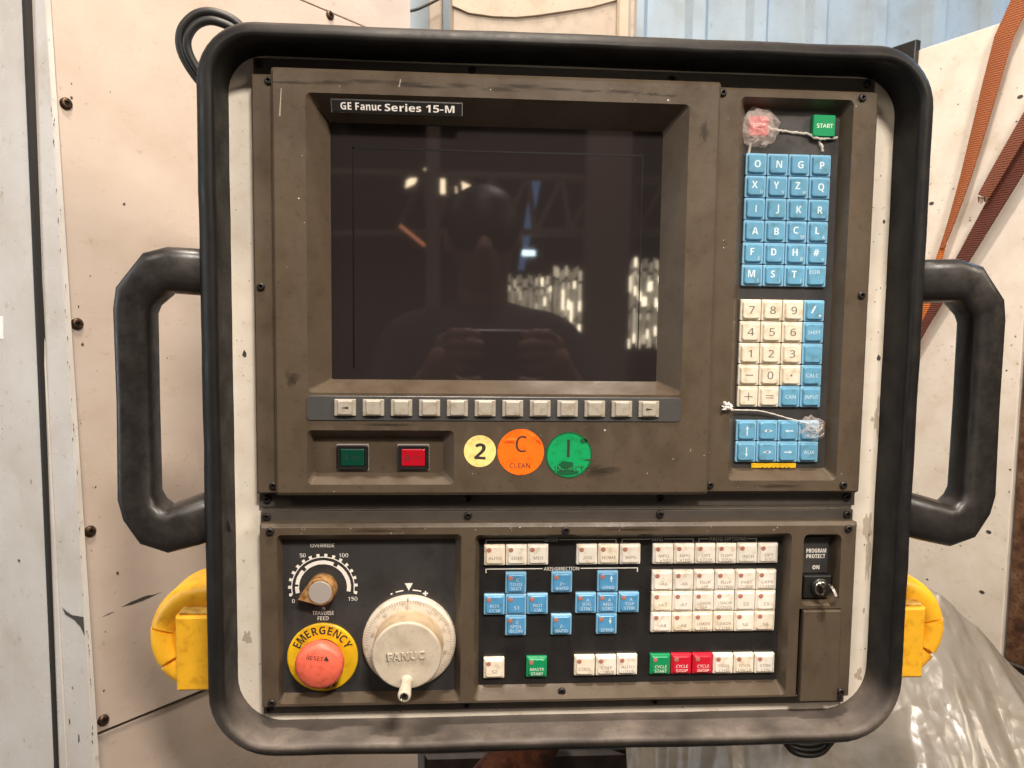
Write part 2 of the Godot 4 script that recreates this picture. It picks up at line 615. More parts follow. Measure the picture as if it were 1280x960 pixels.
func screw_mesh(r := 3.5) -> ArrayMesh:
	var b := MB.new()
	b.lathe(M.screw, 0, 0, [[r, 0], [r, 0.9], [r * 0.86, 1.9], [r * 0.55, 2.3], [r * 0.46, 2.2]], 14, 1)
	b.lathe(M.screwhole, 0, 0, [[r * 0.46, 2.2], [r * 0.42, 0.6], [0, 0.5]], 6, 0)
	return b.mesh()


func enclosure(p: Node3D) -> void:
	var b := MB.new()
	# cream face sheet inside the rubber edge, and the box behind
	var face := MB.rr(2.75, -7.5, 292, 292, 38, -17, 8)
	b.loft(M.cream, [face, MB.rect(-262, 268, -287, 276, 0.6, -17, 8)])
	b.plate_hole(M.cream, -262, 268, -102, 276, -17, MB.rect(-236, 256, -82, 254, 2, -17, 2))
	b.plate_hole(M.cream, -262, 268, -287, -102, -17, MB.rect(-252, 256, -271, -118, 2, -17, 2))
	b.loft(M.cream, [MB.rr(2.75, -7.5, 285, 285, 36, -120, 8), MB.rr(2.75, -7.5, 292, 292, 38, -112, 8), face], 0)
	b.cap(M.cream, MB.rr(2.75, -7.5, 285, 285, 36, -120, 8), true)
	part("enclosure", b, p, "cream painted sheet metal face chipped along its edge")
	# paint chips and stains on the visible cream margin
	b = MB.new()
	for i in 95:
		var side := rng.randi() % 3
		var x := 0.0
		var y := rng.randf_range(-270, 255)
		if side == 0:
			x = rng.randf_range(-281, -262)
		elif side == 1:
			x = rng.randf_range(268, 287)
		else:
			x = rng.randf_range(-250, 255)
			y = rng.randf_range(-103.6, -101.0) if rng.randf() < 0.6 else rng.randf_range(-290, -287)
		var big := rng.randf() < 0.12 and side != 2
		var r := rng.randf_range(0.25, 0.8) if not big else rng.randf_range(1.2, 2.4)
		var poly := PackedVector2Array()
		for k in 7:
			var a := TAU * k / 7
			poly.append(Vector2(x + cos(a) * r * rng.randf_range(0.5, 1.1), y + sin(a) * r * rng.randf_range(0.6, 1.9 if big else 1.2)))
		b.prism(M.chip if rng.randf() < 0.5 else M.stain, poly, -17.3, -16.85)
	for s in [[283.5, 60, -122, 5.5, 17], [285, 60, -150, 3.5, 26], [287, 0, -20, 2.6, 22], [-275, 0, -218, 4.5, 7], [282, 0, -262, 4, 8]]:
		var poly := PackedVector2Array()
		for k in 40:
			var a := TAU * k / 40
			var w: float = 0.75 + 0.6 * noise(int(s[4]), 0.3, 2).get_noise_2d(cos(a) * 2.5, sin(a) * 2.5)
			poly.append(Vector2(s[0] + cos(a) * s[3] * w, s[2] + sin(a) * s[4] * w))
		b.prism(M.stain, poly, -17.3, -16.9)
	var ch := part("paint_chip", b, p)
	ch.set_meta("kind", "stuff")

	# the rubber edge: a profile of [outwards, z] swept round a rounded rectangle
	var prof := [[0, -24], [0.2, -23], [1.0, 16], [1.3, 19], [2.4, 21.6], [4.6, 22.8], [6, 22.7], [11.5, 19.8], [15.5, 14.6], [17.8, 8], [18.6, 2], [18.8, -2], [19.2, -20], [18.5, -52], [12, -56]]
	b = MB.new()
	var ix0 := -283.0
	var ix1 := 288.5
	var iy0 := -293.5
	var iy1 := 277.6
	var rad := [40.0, 34.0, 30.0, 40.0]  # bottom right, top right, top left, bottom left
	var path := []
	var cs := [Vector2(ix1, iy0), Vector2(ix1, iy1), Vector2(ix0, iy1), Vector2(ix0, iy0)]
	var sg := [Vector2(-1, 1), Vector2(-1, -1), Vector2(1, -1), Vector2(1, 1)]
	for k in 4:
		for i in 11:
			var a := deg_to_rad(-90.0 + 90.0 * k + 9.0 * i)
			var c: Vector2 = cs[k] + sg[k] * rad[k]
			path.append([c + Vector2(cos(a), sin(a)) * rad[k], Vector2(cos(a), sin(a))])
		var q: Vector2 = cs[k] + sg[k] * rad[k]
		var a1 := deg_to_rad(90.0 * k)
		var e0: Vector2 = q + Vector2(cos(a1), sin(a1)) * rad[k]
		var k2 := (k + 1) % 4
		var e1: Vector2 = cs[k2] + sg[k2] * rad[k2] + Vector2(cos(a1), sin(a1)) * rad[k2]
		for i in range(1, 24):
			path.append([e0.lerp(e1, i / 24.0), Vector2(cos(a1), sin(a1))])
	var wob := noise(91, 0.012, 3)
	var rings := []
	for pr in prof:
		var ring := PackedVector3Array()
		for s in path:
			var w := wob.get_noise_2d(s[0].x * 0.7, s[0].y * 0.7 + pr[1] * 0.3)
			var pos: Vector2 = s[0] + s[1] * (pr[0] + w * 0.7)
			ring.append(Vector3(pos.x, pos.y, pr[1] + w * 0.5))
		rings.append(ring)
	rings.reverse()
	# the lit lower ledge and top rim are painted lighter in the vertex colour
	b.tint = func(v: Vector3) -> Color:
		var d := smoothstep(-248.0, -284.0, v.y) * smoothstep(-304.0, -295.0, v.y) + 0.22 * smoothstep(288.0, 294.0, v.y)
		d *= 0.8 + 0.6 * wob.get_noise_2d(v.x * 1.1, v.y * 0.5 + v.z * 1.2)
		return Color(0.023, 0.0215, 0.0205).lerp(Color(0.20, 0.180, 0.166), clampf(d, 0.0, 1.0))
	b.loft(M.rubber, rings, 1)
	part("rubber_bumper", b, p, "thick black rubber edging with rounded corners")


func handles(p: Node3D) -> void:
	for s in 2:
		var pts := []
		var key := [[-295, 98.5, -14, 19], [-310, 99.0, -4, 18.8], [-325, 99.4, 1, 18.4], [-334.5, 97, 2, 17.6], [-351.5, 78, 2, 15.6], [-354.2, 66, 2, 14.6], [-354.2, -10, 2, 14.2], [-354.8, -86, 2, 14.8], [-351, -98, 2, 15.8], [-341.5, -110.5, 2, 17.2], [-330, -114.2, 1.5, 18.2], [-314, -110, -2, 19.2], [-295, -104.5, -14, 19.6]] if s == 0 else [[302, 101.0, -14, 19], [318, 101.3, -4, 18.6], [336, 101.6, 1, 18.4], [347, 98.6, 2, 17.6], [363.2, 79, 2, 16.2], [365.8, 67, 2, 15.2], [366, -10, 2, 15.0], [366.4, -84, 2, 15.6], [363, -95.5, 2, 16.2], [353.5, -109, 2, 17.4], [342, -113, 1.5, 18.2], [325, -109.5, -2, 19.0], [302, -104.5, -14, 19.6]]
		for q in key:
			pts.append(Vector3(q[0], q[1], q[2]))
		var b := MB.new()
		var rings := []
		for i in pts.size():
			var d0: Vector3 = (pts[i] - pts[maxi(i - 1, 0)]).normalized()
			var d1: Vector3 = (pts[mini(i + 1, pts.size() - 1)] - pts[i]).normalized()
			var t := (d0 + d1).normalized()
			var mitre := 1.0 / maxf(0.8, t.dot(d1 if d1 != Vector3.ZERO else d0))
			var side := t.cross(Vector3(0, 0, 1)).normalized()
			var up := side.cross(t)
			var w: float = key[i][3]
			var ring := PackedVector3Array()
			for j in 24:
				var an := -TAU * j / 24
				var q := Vector2(cos(an), sin(an))
				q = Vector2(signf(q.x) * pow(absf(q.x), 0.52), signf(q.y) * pow(absf(q.y), 0.52))  # a rounded square
				ring.append(pts[i] + side * q.x * w * mitre + up * q.y * (w + 0.8))
			rings.append(ring)
		b.loft(M.grip, rings, 1)
		part("handle", b, p, ["left black rubber grip handle with bevelled corners", "right black rubber grip handle with bevelled corners"][s])


func mounting_frame(p: Node3D) -> void:
	var b := MB.new()
	frame_plate(b, M.subframe, [-261.5, 267.3, -100.3, 275.0], [-236, 256, -82, 254])
	var up := part("mounting_frame", b, p, "upper dark grey mounting plate")
	b = MB.new()
	frame_plate(b, M.subframe, [-260.5, 266.2, -285.5, -104.4], [-252, 256, -271, -118])
	var low := part("mounting_frame", b, p, "lower dark grey mounting plate")
	var sm := screw_mesh(3.6)
	for s in [[-257, 270.4], [260.0, 270.4], [-254.6, -93.6], [259.2, -92.6], [-82, -93.6], [88.3, -93.6], [-82, 270.8], [88, 268.5]]:
		put("screw", sm, up, Vector3(s[0], s[1], -12))
	for s in [[-255.4, -108.9], [260.4, -108.7], [-82.2, -108.3], [88.6, -107.8], [-255.4, -280.6], [88.6, -280.5], [-82.2, -280.5]]:
		put("screw", sm, low, Vector3(s[0], s[1], -12))


func frame_plate(b: MB, m: Material, o: Array, h: Array) -> void:
	var inner := MB.rect(h[0], h[1], h[2], h[3], 2, -12, 2)
	b.plate_hole(m, o[0] + 0.5, o[1] - 0.5, o[2] + 0.5, o[3] - 0.5, -12, inner)
	b.loft(m, [MB.rect(o[0], o[1], o[2], o[3], 0, -16.6), MB.rect(o[0], o[1], o[2], o[3], 0, -12.5), MB.rect(o[0] + 0.5, o[1] - 0.5, o[2] + 0.5, o[3] - 0.5, 0, -12)])
	b.loft(m, [inner, MB.rect(h[0], h[1], h[2], h[3], 2, -40, 2)])


func display_cover(p: Node3D) -> void:
	var m: Material = M.brown
	var b := MB.new()
	var x0 := -241.2
	var x1 := 123.4
	var y0 := -83.6
	var y1 := 259.6
	b.loft(m, [MB.rect(-243.4, 125.4, -86.2, 262.6, 2.2, -12, 2), MB.rect(-243.4, 125.4, -86.2, 262.6, 2.2, 4.2, 2), MB.rect(x0, x1, y0, y1, 1.2, 6, 2)], 0)
	var hole := MB.rect(-215.8, 99.0, 0.6, 243.3, 4.0, 6)
	b.plate_hole(m, x0, x1, -1.6, y1, 6, hole)
	b.loft(m, [hole, MB.rect(-200.6, 83.8, 10.0, 226.9, 1.2, -20)], 0)
	b.flat_rect(m, x0, x1, -27, -1.6, 6)
	var sh := MB.rect(-217.0, -94.6, -77.0, -30.8, 4.0, 6)
	b.plate_hole(m, x0, -85, y0, -27, 6, sh)
	b.flat_rect(m, -85, x1, y0, -27, 6)
	var shf := MB.rect(-213.5, -104.0, -69.3, -38.8, 2.5, -6)
	b.loft(m, [sh, shf], 0)
	b.cap(m, shf)
	var cover := part("display_cover", b, p, "brown screen surround with sloping inner faces")

	b = MB.new()
	b.cap(M.glass, MB.rect(-201, 84.2, 9.6, 227.3, 1.2, -20.2))
	part("screen", b, cover, "dark glossy screen reflecting the workshop")
	# thin groove of the tube mask showing in the glass
	b = MB.new()
	for r in [[-182.4, -181.2, 20, 208.6], [66.2, 67.2, 20, 206], [-182.4, 67.2, 205.6, 207.0]]:
		b.flat_rect(M.glassline, r[0], r[1], r[2], r[3], -19.95)
	part("screen_mask_line", b, cover)

	# name plate on the upper slope
	var nrm := Vector3(0, -0.42, 0.908).normalized()
	var bs := Basis(Vector3(1, 0, 0), nrm.cross(Vector3(1, 0, 0)), nrm)
	var ctr := Vector3(-143.0, 236.0, -1.6)
	b = MB.new()
	var mk := func(hw: float, hh: float, d: float) -> PackedVector3Array:
		var o := PackedVector3Array()
		for q in MB.rr(0, 0, hw, hh, 0, d):
			o.append(ctr + bs * q)
		return o
	b.loft(M.plateblack, [mk.call(53.0, 4.9, -14.0), mk.call(53.0, 4.9, 1.6), mk.call(52.4, 4.4, 2.0)], 0)
	b.cap(M.plateblack, mk.call(52.4, 4.4, 2.0))
	b.loft(M.capgrey, [mk.call(53.5, 5.4, 0.0), mk.call(53.5, 5.4, 1.2), mk.call(53.0, 4.9, 1.2)], 0)
	b.text(M.printwhite, sans_bold, "GE Fanuc", ctr + bs * Vector3(-29.3, 0.0, 2.2), 5.6, 1.0, 0, bs, 0.0, 33.0)
	b.text(M.printwhite, sans_bold, "Series 15-M", ctr + bs * Vector3(18.4, 0.0, 2.2), 5.6, 1.0, 0, bs, 0.0, 57.0)
	part("name_plate", b, cover, "black name plate with white lettering above the screen")

	# soft key strip
	b = MB.new()
	b.loft(M.stripgrey, [MB.rect(-216.9, 99.2, -22.6, -1.8, 3.2, 5.5), MB.rect(-216.9, 99.2, -22.6, -1.8, 3.2, 6.6), MB.rect(-216.4, 98.7, -22.1, -2.3, 2.8, 7.0)], 0)
	b.cap(M.stripgrey, MB.rect(-216.4, 98.7, -22.1, -2.3, 2.8, 7.0))
	var strip := part("soft_key_strip", b, p, "grey strip of twelve pale soft keys under the screen")
	for i in 12:
		b = MB.new()
		key_block(b, M.softkey, [[8.8, 6.9, 0.6, 0], [8.8, 6.9, 0.6, 1.8], [8.5, 6.6, 0.5, 2.1], [6.2, 6.5, 0.8, 2.2], [5.9, 6.3, 0.9, 3.6], [5.3, 5.2, 1.0, 4.4]])
		var lab := "plain grey soft key"
		if i == 0 or i == 11:
			var d := -1.0 if i == 0 else 1.0
			b.tri(M.ink, Vector3(-3.0 * d, -1.1 * d, 4.5), Vector3(3.2 * d, 0, 4.5), Vector3(-3.0 * d, 1.1 * d, 4.5))
			lab = "soft key with a %s arrow" % ("left" if i == 0 else "right")
		put("soft_key", b.mesh(), strip, Vector3(-185.0 + 23.25 * i, -11.4, 7.0), lab)

	# power switches
	for i in 2:
		var g: Material = M.switchgreen if i == 0 else M.switchred
		b = MB.new()
		b.loft(M.black, [MB.rr(0, 0, 13.3, 10.4, 0.8, 0), MB.rr(0, 0, 13.3, 10.4, 0.8, 2.6), MB.rr(0, 0, 12.6, 9.7, 0.6, 3.2), MB.rr(0, 0, 10.4, 7.8, 0.4, 3.0), MB.rr(0, 0, 10.2, 7.6, 0.4, 0.4)], 0)
		b.loft(M.capgrey, [MB.rr(0, 0, 13.6, 11.4, 0.6, 0), MB.rr(0, 0, 13.6, 11.4, 0.6, 0.7), MB.rr(0, 0, 13.2, 10.2, 0.6, 0.7)], 0)
		var sw := put("power_switch", b.mesh(), p, Vector3(-180.9 if i == 0 else -129.5, -55.6, -6), "green I ON push switch" if i == 0 else "red O OFF push switch")
		b = MB.new()
		b.loft(g, [MB.rr(0, 0, 10.0, 7.4, 0.4, 0.4), MB.rr(0, 0, 10.0, 7.4, 0.4, 2.6), MB.rr(0, 0, 9.2, 6.6, 0.6, 3.1)], 0)
		b.cap(g, MB.rr(0, 0, 9.2, 6.6, 0.6, 3.1))
		var dk: Material = M.ink
		if i == 0:
			b.flat_rect(dk, -5.5, -4.5, -2.4, 2.4, 3.2)
			b.text(dk, sans, "ON", Vector3(3, 0, 3.2), 3.0)
		else:
			b.text(dk, sans_bold, "O", Vector3(-5, 0, 3.2), 4.6)
			b.text(dk, sans, "OFF", Vector3(3.4, 0, 3.2), 2.6)
		part("button", b, sw)

	# round stickers
	b = MB.new()
	b.lathe(M.lemon, 0, 0, [[13.6, 0], [13.6, 0.22], [0, 0.22]], 40, 0)
	b.text(M.ink, sans_bold, "2", Vector3(0.3, 0, 0.32), 13.4, 1.05, -0.06)
	put("sticker", b.mesh(), p, Vector3(-72.7, -48.3, 6), "small yellow round sticker numbered 2")
	b = MB.new()
	b.lathe(M.orange, 0, 0, [[19.8, 0], [19.8, 0.22], [0, 0.22]], 48, 0)
	b.prism(M.orangeshade, PackedVector2Array([Vector2(-15, 8), Vector2(-10, 9.6), Vector2(-5, 8.6), Vector2(-6, 7.4), Vector2(-11, 7.6)]), 0.2, 0.28)  # wrinkle shade and highlights painted on as darker and lighter orange
	b.prism(M.orangehighlight, PackedVector2Array([Vector2(-14.5, 10.4), Vector2(-8, 12.4), Vector2(-3, 11.6), Vector2(-4, 10.4), Vector2(-9, 10.6)]), 0.2, 0.28)
	b.prism(M.orangeshade, PackedVector2Array([Vector2(12, 11), Vector2(16, 9.4), Vector2(17.6, 6), Vector2(14, 8.4)]), 0.2, 0.28)
	b.prism(M.orangehighlight, PackedVector2Array([Vector2(5, 17.6), Vector2(11, 15), Vector2(14, 12), Vector2(10, 14)]), 0.2, 0.28)
	b.text(M.ink, sans, "C", Vector3(0.3, 7.0, 0.32), 14.0, 0.9, -0.03)
	b.text(M.ink, sans, "CLEAN", Vector3(-0.5, -11.6, 0.32), 4.2, 1.05)
	put("sticker", b.mesh(), p, Vector3(-38.0, -49.0, 6), "orange round sticker reading C CLEAN")
	b = MB.new()
	b.lathe(M.stickergreen, 0, 0, [[19.6, 0], [19.6, 0.22], [0, 0.22]], 48, 0)
	b.lathe(M.stickergreendark, 0, 0, [[19.9, 0.0], [19.9, 0.30], [18.6, 0.30]], 48, 0)
	b.prism(M.stickergreendark, blob(Vector2(-2, -8.4), 6.5, 3.6, 12, 3), 0.2, 0.30)
	b.prism(M.stickergreendark, blob(Vector2(-2, -15.0), 10, 2.6, 12, 4), 0.2, 0.31)
	b.prism(M.stickergreendark, blob(Vector2(12.5, 12), 3.4, 2.6, 9, 5), 0.2, 0.30)
	b.prism(M.stickergreendark, PackedVector2Array([Vector2(12, -4.3), Vector2(19, -5.5), Vector2(19.6, -3.4)]), 0.2, 0.32)
	b.prism(M.brown, PackedVector2Array([Vector2(13, -3.6), Vector2(20.4, -4.4), Vector2(20.4, -3.0)]), 0.2, 0.34)
	b.flat_rect(M.ink, -1.7, 0.5, -1.8, 13.2, 0.40)
	b.text(M.ink, sans, "INSPECT", Vector3(0.2, -12.0, 0.40), 4.6, 1.05)
	put("sticker", b.mesh(), p, Vector3(3.3, -51.5, 6), "torn green round sticker reading I INSPECT")


func blob(c: Vector2, rx: float, ry: float, n: int, seed_: int) -> PackedVector2Array:
	var r := RandomNumberGenerator.new()
	r.seed = seed_
	var o := PackedVector2Array()
	for k in n:
		var a := TAU * k / n
		var s := r.randf_range(0.72, 1.12)
		o.append(c + Vector2(cos(a) * rx * s, sin(a) * ry * s))
	return o


func key_block(b: MB, m: Material, rings: Array, rim: Material = null) -> void:
	var rs := []
	for r in rings:
		rs.append(MB.rr(0, 0, r[0], r[1], r[2], r[3], 3))
	if rim:
		b.loft(rim, rs.slice(0, 4), 0)
		b.loft(m, rs.slice(3), 0)
	else:
		b.loft(m, rs, 0)
	b.cap(m, rs[-1])


func keypad_cover(p: Node3D) -> void:
	var m: Material = M.brown
	var b := MB.new()
	# wing to the right of the screen cover
	b.loft(m, [MB.rect(125.0, 264.6, -86.0, 260.4, 2.5, -12, 3), MB.rect(125.0, 264.6, -86.0, 260.4, 2.5, -1.8, 3), MB.rect(125.6, 263.0, -84.2, 257.6, 1.6, 0, 3)], 0)
	var hole := MB.rect(144.6, 242.8, -75.0, 253.0, 4.2, 0)
	b.plate_hole(m, 125.6, 263.0, -84.2, 257.6, 0, hole)
	b.loft(m, [hole, MB.rect(153.6, 237.8, -66.4, 247.6, 1.4, -14.2)], 0)
	var w := part("keypad_cover", b, p, "brown frame round the letter and number keypad")
	# narrow wing to the left of the screen cover
	b = MB.new()
	b.loft(m, [MB.rect(-260.8, -243.0, -86.4, 259.0, 1.2, -12, 2), MB.rect(-260.8, -243.0, -86.4, 259.0, 1.2, -3.2, 2), MB.rect(-259.4, -243.0, -85.0, 257.0, 0.8, -1.6, 2)], 0)
	b.cap(m, MB.rect(-259.4, -243.0, -85.0, 257.0, 0.8, -1.6, 2))
	var lw := part("side_strip", b, p, "narrow brown strip left of the screen")
	var sm := screw_mesh(3.4)
	for s in [[128.6, 255.4], [249.8, 255.0], [257.6, 88.2], [128.9, -78.8], [249.4, -79.0]]:
		put("screw", sm, w, Vector3(s[0], s[1], 0))
	for s in [[-246.6, 253.6], [-254.9, 87.6], [-246.9, -79.4]]:
		put("screw", sm, lw, Vector3(s[0], s[1], -1.6))


func letter_key(b: MB, m: Material, rim: Material) -> void:
	key_block(b, m, [[9.2, 9.2, 1.0, 0], [9.2, 9.2, 1.0, 2.6], [8.7, 8.7, 0.9, 3.0], [7.9, 7.9, 1.6, 3.0], [7.3, 7.4, 1.8, 4.7], [6.7, 6.8, 2.0, 5.2]], rim)


func arrow(b: MB, m: Material, dir: Vector2, length: float, double := false, z := 5.3) -> void:
	var s := Vector2(-dir.y, dir.x)
	var half := length / 2
	var q := func(u: float, v: float) -> Vector3:
		var w := dir * u + s * v
		return Vector3(w.x, w.y, z)
	b.quad(m, q.call(-half, -0.5), q.call(half - 2.6, -0.5), q.call(half - 2.6, 0.5), q.call(-half, 0.5))
	b.tri(m, q.call(half - 2.8, -1.5), q.call(half, 0), q.call(half - 2.8, 1.5))
	if double:
		b.tri(m, q.call(half - 5.0, -1.5), q.call(half - 2.2, 0), q.call(half - 5.0, 1.5))


func mdi_keypad(p: Node3D) -> void:
	var b := MB.new()
	b.cap(M.charcoal, MB.rect(153.2, 238.2, -66.8, 248.0, 1.4, -14))
	b.box(M.yellow, Vector3(170.5, -66.3, -14.4), Vector3(211.5, -61.9, -12.6), 0.3)
	for i in 7:
		b.prism(M.ink, PackedVector2Array([Vector2(180 + i * 4.0, -66.2), Vector2(181.8 + i * 4.0, -66.2), Vector2(180.9 + i * 4.0, -65.0)]), -12.7, -12.5)
	var pad := part("letter_keypad", b, p, "black keypad of blue letter keys and ivory number keys")
	var rows := [["O", "N", "G", "P"], ["X|U", "Y|V", "Z|W", "Q"], ["I", "J", "K", "R"], ["A", "B", "C|SP", "L|&"], ["F|E", "D|\"", "H|@", "#|*"], ["M|[", "S|]", "T|!", "EOB|;"]]
	var x_ := func(i: int) -> float: return 164.0 + 19.05 * i
	for j in 6:
		for i in 4:
			var s: String = rows[j][i]
			b = MB.new()
			letter_key(b, M.bluepale, M.bluerim)
			var two := s.split("|")
			if two[0] == "EOB":
				b.text(M.printblue, sans, "EOB", Vector3(-2.0, 3.6, 5.3), 3.2, 1.2)
			else:
				if two[0] == "I":
					b.flat_rect(M.printblue, -0.1, 1.0, -3.0, 3.0, 5.3)
				else:
					b.text(M.printblue, sans_bold, two[0], Vector3(-1.4 if two.size() > 1 else 0.4, 1.3 if two.size() > 1 else 0.0, 5.3), 6.0, 1.02)
			if two.size() > 1:
				b.text(M.printblue, sans, two[1], Vector3(4.6, -4.4, 5.3), 2.7)
			put("key", b.mesh(), pad, Vector3(x_.call(i), 199.8 - 19.05 * j, -14), "blue key lettered " + two[0])
	var nums := [["7", "8", "9", "/|*"], ["4", "5", "6", "SHIFT"], ["1", "2", "3", ""], ["-", "0", ".", "CALC"], ["+", "=", "CAN", "INPUT"]]
	for j in 5:
		for i in 4:
			var s: String = nums[j][i]
			b = MB.new()
			var is_blue := i == 3 or s == "CAN"
			letter_key(b, M.bluepale if is_blue else M.ivory, M.bluerim if is_blue else M.ivory)
			var lab := ""
			if not is_blue:
				if s == "-":
					b.flat_rect(M.numberink, -3.6, 3.6, -0.35, 0.35, 5.3)
				elif s == ".":
					b.flat_rect(M.numberink, -0.8, 0.8, -0.8, 0.8, 5.3)
				elif s == "+":
					b.flat_rect(M.numberink, -3.6, 3.6, -0.35, 0.35, 5.3)
					b.flat_rect(M.numberink, -0.35, 0.35, -3.6, 3.6, 5.31)
				elif s == "=":
					b.flat_rect(M.numberink, -3.6, 3.6, 0.7, 1.3, 5.3)
					b.flat_rect(M.numberink, -3.6, 3.6, -1.3, -0.7, 5.3)
				else:
					b.text(M.numberink, sans, s, Vector3(0, 0, 5.3), 6.6, 1.25)
				lab = "ivory key marked " + {"-": "minus", ".": "with a decimal point", "+": "plus", "=": "equals"}.get(s, s)
			elif s == "":
				lab = "blank blue key"
			elif s == "/|*":
				b.text(M.printblue, sans_bold, "/", Vector3(-1.5, 1.0, 5.3), 6.4, 1.3)
				b.flat_rect(M.printblue, 3.4, 5.2, -5.0, -3.4, 5.3)
				lab = "blue key marked with a slash"
			else:
				b.text(M.printblue, sans, s, Vector3(0, 0, 5.3), 3.2, 1.15 if s.length() < 5 else 0.98)
				lab = "blue key lettered " + s
			put("key", b.mesh(), pad, Vector3(x_.call(i), 74.4 - 19.05 * j, -14), lab)
	for j in 2:
		for i in 4:
			b = MB.new()
			letter_key(b, M.bluepale, M.bluerim)
			var lab := "blue key with an arrow"
			if i == 0:
				arrow(b, M.printblue, Vector2(0, 1 if j == 0 else -1), 8.5)
				lab = "blue key with an arrow pointing " + ("up" if j == 0 else "down")
			elif i < 3:
				arrow(b, M.printblue, Vector2(-1 if j == 0 else 1, 0), 7.5, i == 1)
				lab = "blue key with a %sarrow pointing %s" % ["double " if i == 1 else "", "left" if j == 0 else "right"]
			elif j == 1:
				b.text(M.printblue, sans, "AUX", Vector3(0, 0, 5.3), 3.2, 1.15)
				lab = "blue key lettered AUX"
			else:
				b.text(M.printblue, sans, "POS", Vector3(0, -4.4, 5.3), 2.4, 1.1)
				lab = "blue key smeared with clear glue"
			put("key", b.mesh(), pad, Vector3(x_.call(i), -32.2 - 19.05 * j, -14), lab)
	# START and the taped-over red key
	b = MB.new()
	key_block(b, M.green, [[9.9, 9.2, 1.4, 0], [9.9, 9.2, 1.4, 4.6], [9.3, 8.6, 1.6, 5.4]])
	b.text(M.print, sans, "START", Vector3(0.4, -0.2, 5.5), 3.4, 1.12)
	put("key", b.mesh(), pad, Vector3(222.0, 233.4, -14), "green START key")
	b = MB.new()
	key_block(b, M.red, [[8.6, 8.4, 1.4, 0], [8.6, 8.4, 1.4, 4.6], [8.0, 7.8, 1.6, 5.4]])
	b.text(M.print, sans, "STOP", Vector3(0, 0.6, 5.5), 3.0, 1.1)
	put("key", b.mesh(), pad, Vector3(164.4, 231.6, -14), "red key under crumpled clear film")


func operator_cover(p: Node3D) -> void:
	var m: Material = M.brown
	var b := MB.new()
	b.loft(m, [MB.rect(-258.8, 264.8, -274.2, -112.4, 1.5, -12, 2), MB.rect(-258.8, 264.8, -274.2, -112.4, 1.5, -2.2, 2), MB.rect(-257.4, 263.4, -272.6, -115.6, 1.2, 0, 2)], 0)
	var h1 := MB.rect(-244.2, -87.8, -270.6, -121.6, 3.5, 0)
	b.plate_hole(m, -257.4, -82, -272.6, -115.6, 0, h1)
	b.loft(m, [h1, MB.rect(-242.4, -93.4, -266.4, -129.4, 1.0, -12.2)], 0)
	var h2 := MB.rect(-76.2, 205.0, -270.9, -122.4, 4.0, 0)
	b.plate_hole(m, -82, 210.4, -272.6, -115.6, 0, h2)
	b.loft(m, [h2, MB.rect(-71.8, 202.0, -263.4, -129.6, 1.0, -14.2)], 0)
	var h3 := MB.rect(215.8, 250.4, -188.8, -123.4, 5.0, 0)
	b.plate_hole(m, 210.4, 263.4, -191.4, -115.6, 0, h3)
	b.loft(m, [h3, MB.rect(219.5, 247.6, -183.6, -128.6, 2.0, -14)], 0)
	b.flat_rect(m, 210.4, 214.4, -272.6, -191.4, 0)
	b.flat_rect(m, 252.4, 263.4, -272.6, -191.4, 0)
	b.quad(m, Vector3(214.4, -272.6, 0), Vector3(214.4, -272.6, -10), Vector3(214.4, -191.4, -10), Vector3(214.4, -191.4, 0))
	b.quad(M.black, Vector3(214.4, -272.6, -10), Vector3(252.4, -272.6, -10), Vector3(252.4, -191.4, -10), Vector3(214.4, -191.4, -10))
	var c := part("operator_cover", b, p, "brown lower panel frame with three openings")
	var sm := screw_mesh(3.5)
	for s in [[-249.6, -118.4], [2.5, -118.6], [256.0, -118.4], [-250.0, -269.2], [2.5, -266.6], [256.0, -269.0]]:
		put("screw", sm, c, Vector3(s[0], s[1], 0 if s[1] > -200 or absf(s[0]) > 100 else -6))
	b = MB.new()
	b.loft(m, [MB.rect(217.4, 251.6, -276.2, -192.4, 0.6, -9), MB.rect(217.4, 251.6, -276.2, -192.4, 0.6, 2.6), MB.rect(218.0, 251.0, -275.4, -193.2, 0.6, 3.4)], 0)
	b.cap(m, MB.rect(218.0, 251.0, -275.4, -193.2, 0.6, 3.4))
	part("access_flap", b, p, "plain brown flap under the key lock")


func bracket(b: MB, x0: float, x1: float, y: float, t0: float, t1: float) -> void:
	# printed bracket from x0 to x1, open between t0 and t1 for its word
	var z := -13.8
	b.flat_rect(M.print, x0, t0, y - 0.35, y + 0.35, z)
	b.flat_rect(M.print, t1, x1, y - 0.35, y + 0.35, z)
	b.flat_rect(M.print, x0, x0 + 0.8, y - 3.6, y - 0.35, z)
	b.flat_rect(M.print, x1 - 0.8, x1, y - 3.6, y - 0.35, z)


